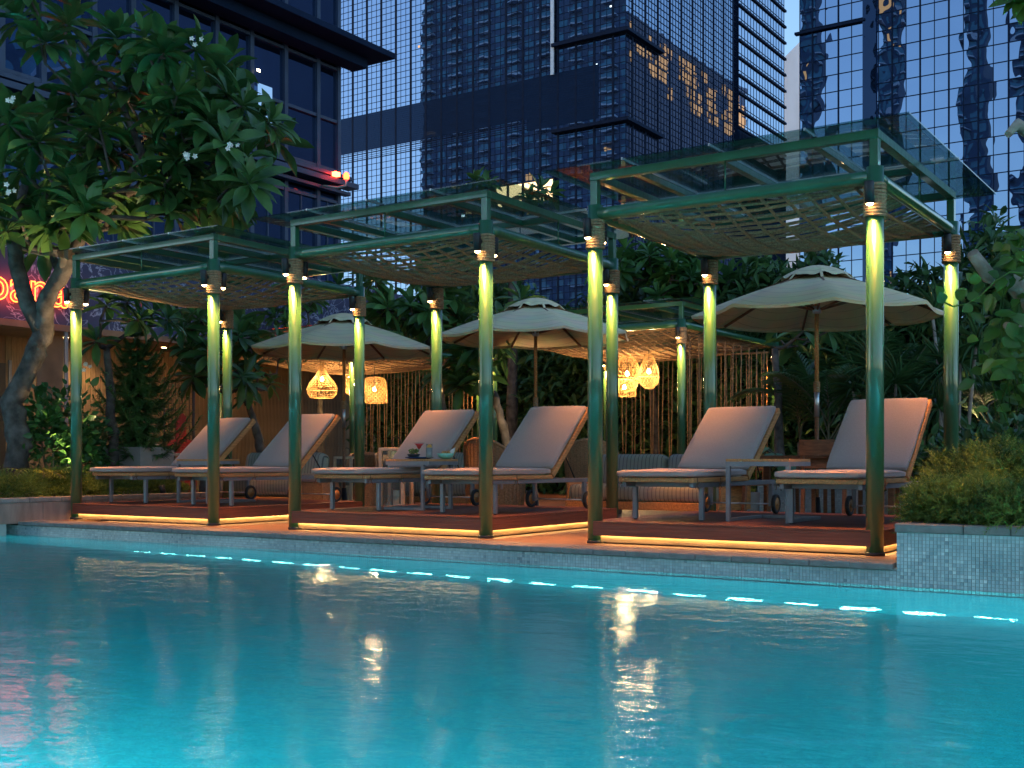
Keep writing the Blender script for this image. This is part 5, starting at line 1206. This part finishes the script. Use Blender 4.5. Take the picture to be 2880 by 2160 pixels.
bush('glossy climbing leaves around the frangipani trunk at left', at_v(150, 1400, 16.3).to_2d().to_3d()+Vector((0, 0, .18)), .55, .5, 1.75, 900, 71, .13, .62, ROUND, M['leaf_mid'], up=-.1)
bush('glossy shrub behind the leftmost post', at_v(250, 1400, 17.2).to_2d().to_3d()+Vector((0, 0, .18)), .45, .4, 1.2, 500, 72, .12, .55, ROUND, M['leaf_mid'], up=-.1)
for i, (x, y, s, lb) in enumerate(((-13.2, 9.0, .5, 'arching fern in the left planter near the post'), (-13.4, 10.5, .55, 'arching fern in the left planter before the potted pine'), (-2.0+.35, 9.9, .5, 'arching fern behind the right planter junipers'))):
    rr = random.Random(80+i); t = thing('fern', lb, 'fern', (x, y, .18), 0, 'ferns'); out = []; st = MB()
    for k in range(16):
        az = rr.uniform(0, 6.28); ln = s*rr.uniform(.7, 1.2); pts = [Vector((math.cos(az)*ln*u, math.sin(az)*ln*u, .25+ln*(1.1*u-.95*u*u))) for u in [j/12 for j in range(13)]]; st.tube(pts, .004, 4)
        for j in range(2, 13):
            tg = (pts[j]-pts[j-1]).normalized(); sd_ = tg.cross(Vector((0, 0, 1))).normalized()
            for sg in (-1, 1): l = .11*math.sin(math.pi*j/13.5)+.015; out.append((pts[j], sd_*sg+tg*.5, Vector((0, 0, 1)), l, l*.28))
    P, D, U, Ls, W = split(out); leaves('fronds', t, P, D, U, Ls, W, NARROW, M['juniper']); st.build('stems', M['stem'], t, kind='stuff')
# --- potted Norfolk pine
pb = at_v(385, 1440, 18.0); pb.z = 0
t = thing('potted_pine', 'dark layered pine in a square concrete pot behind the left lounger', 'potted tree', pb, .2)
MB().add([(-.36, -.36, 0), (.36, -.36, 0), (.36, .36, 0), (-.36, .36, 0), (-.40, -.40, .92), (.40, -.40, .92), (.40, .40, .92), (-.40, .40, .92), (-.34, -.34, .92), (.34, -.34, .92), (.34, .34, .92), (-.34, .34, .92), (-.33, -.33, .8), (.33, -.33, .8), (.33, .33, .8), (-.33, .33, .8)], [(0, 1, 5, 4), (1, 2, 6, 5), (2, 3, 7, 6), (3, 0, 4, 7), (4, 5, 9, 8), (5, 6, 10, 9), (6, 7, 11, 10), (7, 4, 8, 11), (8, 9, 13, 12), (9, 10, 14, 13), (10, 11, 15, 14), (11, 8, 12, 15), (12, 13, 14, 15)]).build('pot', M['concrete'], t)
MB().tube([(0, 0, .7), (.02, 0, 1.5), (0, .02, 2.75)], [.03, .02, .006], 8).build('trunk', M['bark'], t)
rr = random.Random(91); out = []; st = MB()
for w in range(15):
    z = .98+w*.122+rr.uniform(-.03, .03); ln = .92*(1-w/16.5)+.06
    for b in range(6):
        az = b*1.047+w*.5+rr.uniform(-.15, .15); l = ln*rr.uniform(.85, 1.1); pts = [Vector((math.cos(az)*l*u, math.sin(az)*l*u, z-.22*l*math.sin(2.6*u)+.42*l*u*u*u)) for u in [j/16 for j in range(17)]]; st.tube(pts, [.009*(1-.8*j/16) for j in range(17)], 4)
        for j in range(1, 17):
            tg = (pts[j]-pts[j-1]).normalized(); sd_ = tg.cross(Vector((0, 0, 1))).normalized(); L0 = .16*(1-.65*j/16)*min(1, l/.5)+.03
            for sg in (-1, 1):
                for e in (0, .25, .5, .75): out.append((pts[j].lerp(pts[j-1], e), sd_*sg+tg*.9+Vector((0, 0, rr.uniform(-.5, .6))), Vector((0, 0, 1)), L0*rr.uniform(.8, 1.1), .026))
P, D, U, Ls, W = split(out); leaves('needles', t, P, D, U, Ls, W, NARROW, M['pine']); st.build('branches', M['stem'], t, kind='stuff')
out = []
for k in range(30): a = rr.uniform(0, 6.28); r = rr.uniform(.05, .32); out.append((Vector((r*math.cos(a), r*math.sin(a), .82)), Vector((math.cos(a), math.sin(a), .8)), Vector((0, 0, 1)), .16, .05))
P, D, U, Ls, W = split(out); leaves('underplanting', t, P, D, U, Ls, W, NARROW, M['leaf_mid'])
# --- palms and dracaenas at the right
def palm(px, v, ytop, label, seed, nf=11, ln=1.5, mt='leaf_palm', stem_h=None):
    rr = random.Random(seed); b = at_v(px, 1400, v); b.z = 0; H = at_v(px, ytop, v).z; t = thing('areca_palm', label, 'palm', b, 0, 'palms behind the right pergola'); out = []; st = MB()
    for k in range(nf):
        az = rr.uniform(0, 6.28); lean = rr.uniform(.25, .9); l = ln*rr.uniform(.8, 1.15); z0 = H*rr.uniform(.35, .7)
        pts = [Vector((math.cos(az)*l*lean*u, math.sin(az)*l*lean*u, z0+(H-z0)*1.2*u-.75*l*lean*u*u)) for u in [j/20 for j in range(21)]]; st.tube([Vector((0, 0, 0))]+pts, [.02]+[.012*(1-.8*j/20) for j in range(21)], 5)
        for j in range(4, 21):
            tg = (pts[j]-pts[j-1]).normalized(); sd_ = tg.cross(Vector((0, 0, 1))); sd_ = sd_.normalized() if sd_.length > 1e-3 else Vector((1, 0, 0)); L0 = .42*math.sin(math.pi*(j/22)**.8)+.06
            for sg in (-1, 1): out.append((pts[j], sd_*sg+tg*.8+Vector((0, 0, .15)), Vector((0, 0, 1))+sd_*sg*.3, L0*rr.uniform(.85, 1.1), .035))
    P, D, U, Ls, W = split(out); leaves('fronds', t, P, D, U, Ls, W, NARROW, M[mt]); st.build('stems', M['stem'], t, kind='stuff')
for i, (px, v, y, lb) in enumerate(((2330, 17.5, 960, 'areca palm right of the right umbrella pole'), (2430, 18.5, 930, 'areca palm behind the right lounger back'), (2540, 18, 950, 'areca palm between post and dracaena'), (2600, 19.5, 900, 'tall areca palm in the right corner'), (2780, 16, 1000, 'areca palm at the right frame edge'), (2250, 19, 1000, 'low dark areca palm behind the dining table'), (2860, 17.5, 930, 'areca palm behind the climbing vine'))): palm(px, v, y, lb, 100+i)
def dracaena(px, v, heads, label, seed, L=.55):
    rr = random.Random(seed); b = at_v(px, 1400, v); b.z = 0; t = thing('dracaena', label, 'dracaena', b, 0, 'dracaenas behind the right pergola'); out = []
    for (hx, hy) in heads:
        h = at_v(hx, hy, v+rr.uniform(-.3, .3))-b; MB().tube([(rr.uniform(-.1, .1), 0, 0), (h.x*.5+rr.uniform(-.1, .1), h.y*.5, h.z*.5), h], [.032, .026, .02], 7).build('stem', M['bark_pale'], t)
        for k in range(46):
            az = rr.uniform(0, 6.28); el = R(rr.uniform(-35, 85)); d = Vector((math.cos(az)*math.cos(el), math.sin(az)*math.cos(el), math.sin(el))); out.append((h, d, Vector((0, 0, 1)) if abs(d.z) < .9 else Vector((1, 0, 0)), L*rr.uniform(.7, 1.1), .032))
    P, D, U, Ls, W = split(out); leaves('leaf_heads', t, P, D, U, Ls, W, NARROW, M['leaf_palm'])
dracaena(2650, 15.5, [(2622, 880), (2650, 1050)], 'tall dracaena left of the right pergola back post', 120); dracaena(2710, 15.0, [(2745, 970), (2700, 1020), (2640, 1150)], 'branched dracaena right of the back post', 121); dracaena(2520, 16.0, [(2520, 1080), (2570, 1120), (2470, 1130)], 'low dracaena behind the right lounger', 122); dracaena(2440, 17.0, [(2450, 1040), (2400, 1100)], 'dracaena behind the right umbrella rim', 123)
bush('broad leaved shrub behind the right lounger', at_v(2640, 1400, 14.0).to_2d().to_3d(), .8, .6, 1.0, 900, 131, .16, .5, ROUND, M['leaf_mid'], up=.2); bush('dark broad leaved shrub at the right edge', at_v(2790, 1400, 13.0).to_2d().to_3d(), 1.0, .6, 1.15, 1100, 132, .15, .5, ROUND, M['leaf_palm'], up=.2)
rr = random.Random(140); t = thing('elephant_ear', 'large leaved elephant ear plant beyond the dining table', 'plant', at_v(2240, 1400, 15.9).to_2d().to_3d()+Vector((0, 0, .33)), 0); out = []; st = MB()
for k in range(22):
    az = rr.uniform(0, 6.28); r = rr.uniform(.15, .75); p = Vector((math.cos(az)*r*1.3, math.sin(az)*r*.4, rr.uniform(.25, .65))); st.tube([(0, 0, 0), p*.6+Vector((0, 0, .1)), p], .009, 5); out.append((p, Vector((math.cos(az), math.sin(az)-.5, -.45)), Vector((0, -.3, 1)), rr.uniform(.26, .4), rr.uniform(.2, .3)))
P, D, U, Ls, W = split(out); leaves('leaf_mass', t, P, D, U, Ls, W, ROUND, M['leaf_mid'], 22); st.build('stems', M['stem'], t, kind='stuff')
# --- driftwood limb with climbing vine at the right edge
b = at_v(3010, 1400, 9.6); b.z = .20
t = thing('climbing_vine', 'bare driftwood trunk with climbing heart shaped vine at right edge', 'vine', b, 0)
mb = MB(); g = lambda px, py, v: at_v(px, py, v)-b
mb.tube([Vector((0, 0, 0)), g(2990, 1150, 9.6), g(2930, 900, 9.5), g(2860, 800, 9.4), g(2780, 775, 9.3), g(2735, 712, 9.2)], [.10, .095, .09, .085, .06, .045], 12); mb.tube([g(2930, 900, 9.5), g(2990, 600, 9.5), g(2930, 400, 9.5), g(2860, 350, 9.4), g(2835, 378, 9.35)], [.07, .06, .055, .05, .03], 10); mb.tube([g(2930, 920, 9.5), g(2860, 925, 9.5), g(2830, 915, 9.4)], [.06, .04, .03], 9)
mb.build('trunk', M['bark_pale'], t)
vn = MB(); out = []
V1 = [(2900, 770), (2840, 765), (2800, 790), (2760, 830), (2720, 855), (2680, 862), (2655, 850), (2645, 825)]
vn.tube([g(a, c, 8.9) for a, c in V1], .007, 6)
for a, c in ((2650, 830), (2655, 850), (2690, 840), (2720, 830), (2745, 800), (2740, 790), (2735, 860)): out.append((g(a, c, 8.85), Vector((rr.uniform(-1, 1), -.5, rr.uniform(-.6, .8))), Vector((.3, -1, .2)), rr.uniform(.085, .115), rr.uniform(.07, .09)))
for k in range(240):
    px = 2700+rr.random()**.6*240; py = rr.choice([rr.uniform(660, 800), rr.uniform(800, 1150), rr.uniform(900, 1050), rr.uniform(680, 760)])
    if py < 780 and px < 2805: continue
    if px < 2760 and rr.random() < .6: continue
    out.append((g(px, py, 9.3+rr.uniform(-.35, .5)), Vector((rr.uniform(-1, 1), rr.uniform(-.9, .2), rr.uniform(-1, .5))), Vector((rr.uniform(-.4, .4), -1, .5)), rr.uniform(.09, .17), rr.uniform(.06, .11)))
for k in range(12): out.append((g(rr.uniform(2840, 2920), rr.uniform(-30, 25), 9.0), Vector((rr.uniform(-1, 1), -.3, rr.uniform(-1, .2))), Vector((0, -1, .4)), .2, .09))
for k in range(9):
    p = g(rr.uniform(2760, 2890), rr.uniform(800, 950), 9.3); vn.tube([p, p+Vector((rr.uniform(-.1, .1), 0, -.4)), p+Vector((rr.uniform(-.15, .15), 0, -.9))], .005, 5)
P, D, U, Ls, W = split(out); leaves('leaf_mass', t, P, D, U, Ls, W, ROUND, M['leaf_vine'], 280); vn.build('vine_stem', M['leaf_vine'], t)
# --- garden uplights that light the crowns and shrubs from below
def uplight(loc, aim, power, label, size=70):
    t = thing('garden_uplight', label, 'uplight', loc, 0, 'garden uplights'); d = Vector(aim).normalized(); q = Vector((0, 0, 1)).rotation_difference(d).to_matrix()
    b = MB().lathe([(.02, -.09), (.04, -.08), (.04, .03), (.034, .03), (.03, .01)], 14); b.v = [tuple(q @ Vector(p)+Vector((0, 0, .16))) for p in b.v]; b.build('body', M['black'], t)
    b = MB().lathe([(.001, .012), (.031, .012)], 12); b.v = [tuple(q @ Vector(p)+Vector((0, 0, .16))) for p in b.v]; b.build('lens', M['lens'], t); MB().cyl((0, 0, 0), (0, 0, .11), .008, None, 6).build('spike', M['black'], t)
    spot('uplight_beam', d*.04+Vector((0, 0, .16)), d, power, size, t)
uplight((-13.9, 10.0, .19), (.15, -.1, 1), 110, 'garden uplight at the foot of the big frangipani'); uplight((-12.75, 10.6, .19), (-.1, -.25, 1), 330, 'garden uplight in the left planter behind the junipers'); uplight((-12.9, 15.3, 0), (-.25, .3, 1), 120, 'garden uplight by the small lit frangipani')
uplight((-9.9, 15.2, 0), (-.1, .4, 1), 90, 'garden uplight behind the middle umbrella'); uplight((-7.2, 15.3, 0), (-.1, .3, 1), 160, 'garden uplight below the bright green frangipani'); uplight((-3.6, 17.0, .33), (.15, .2, 1), 50, 'garden uplight among the palms')
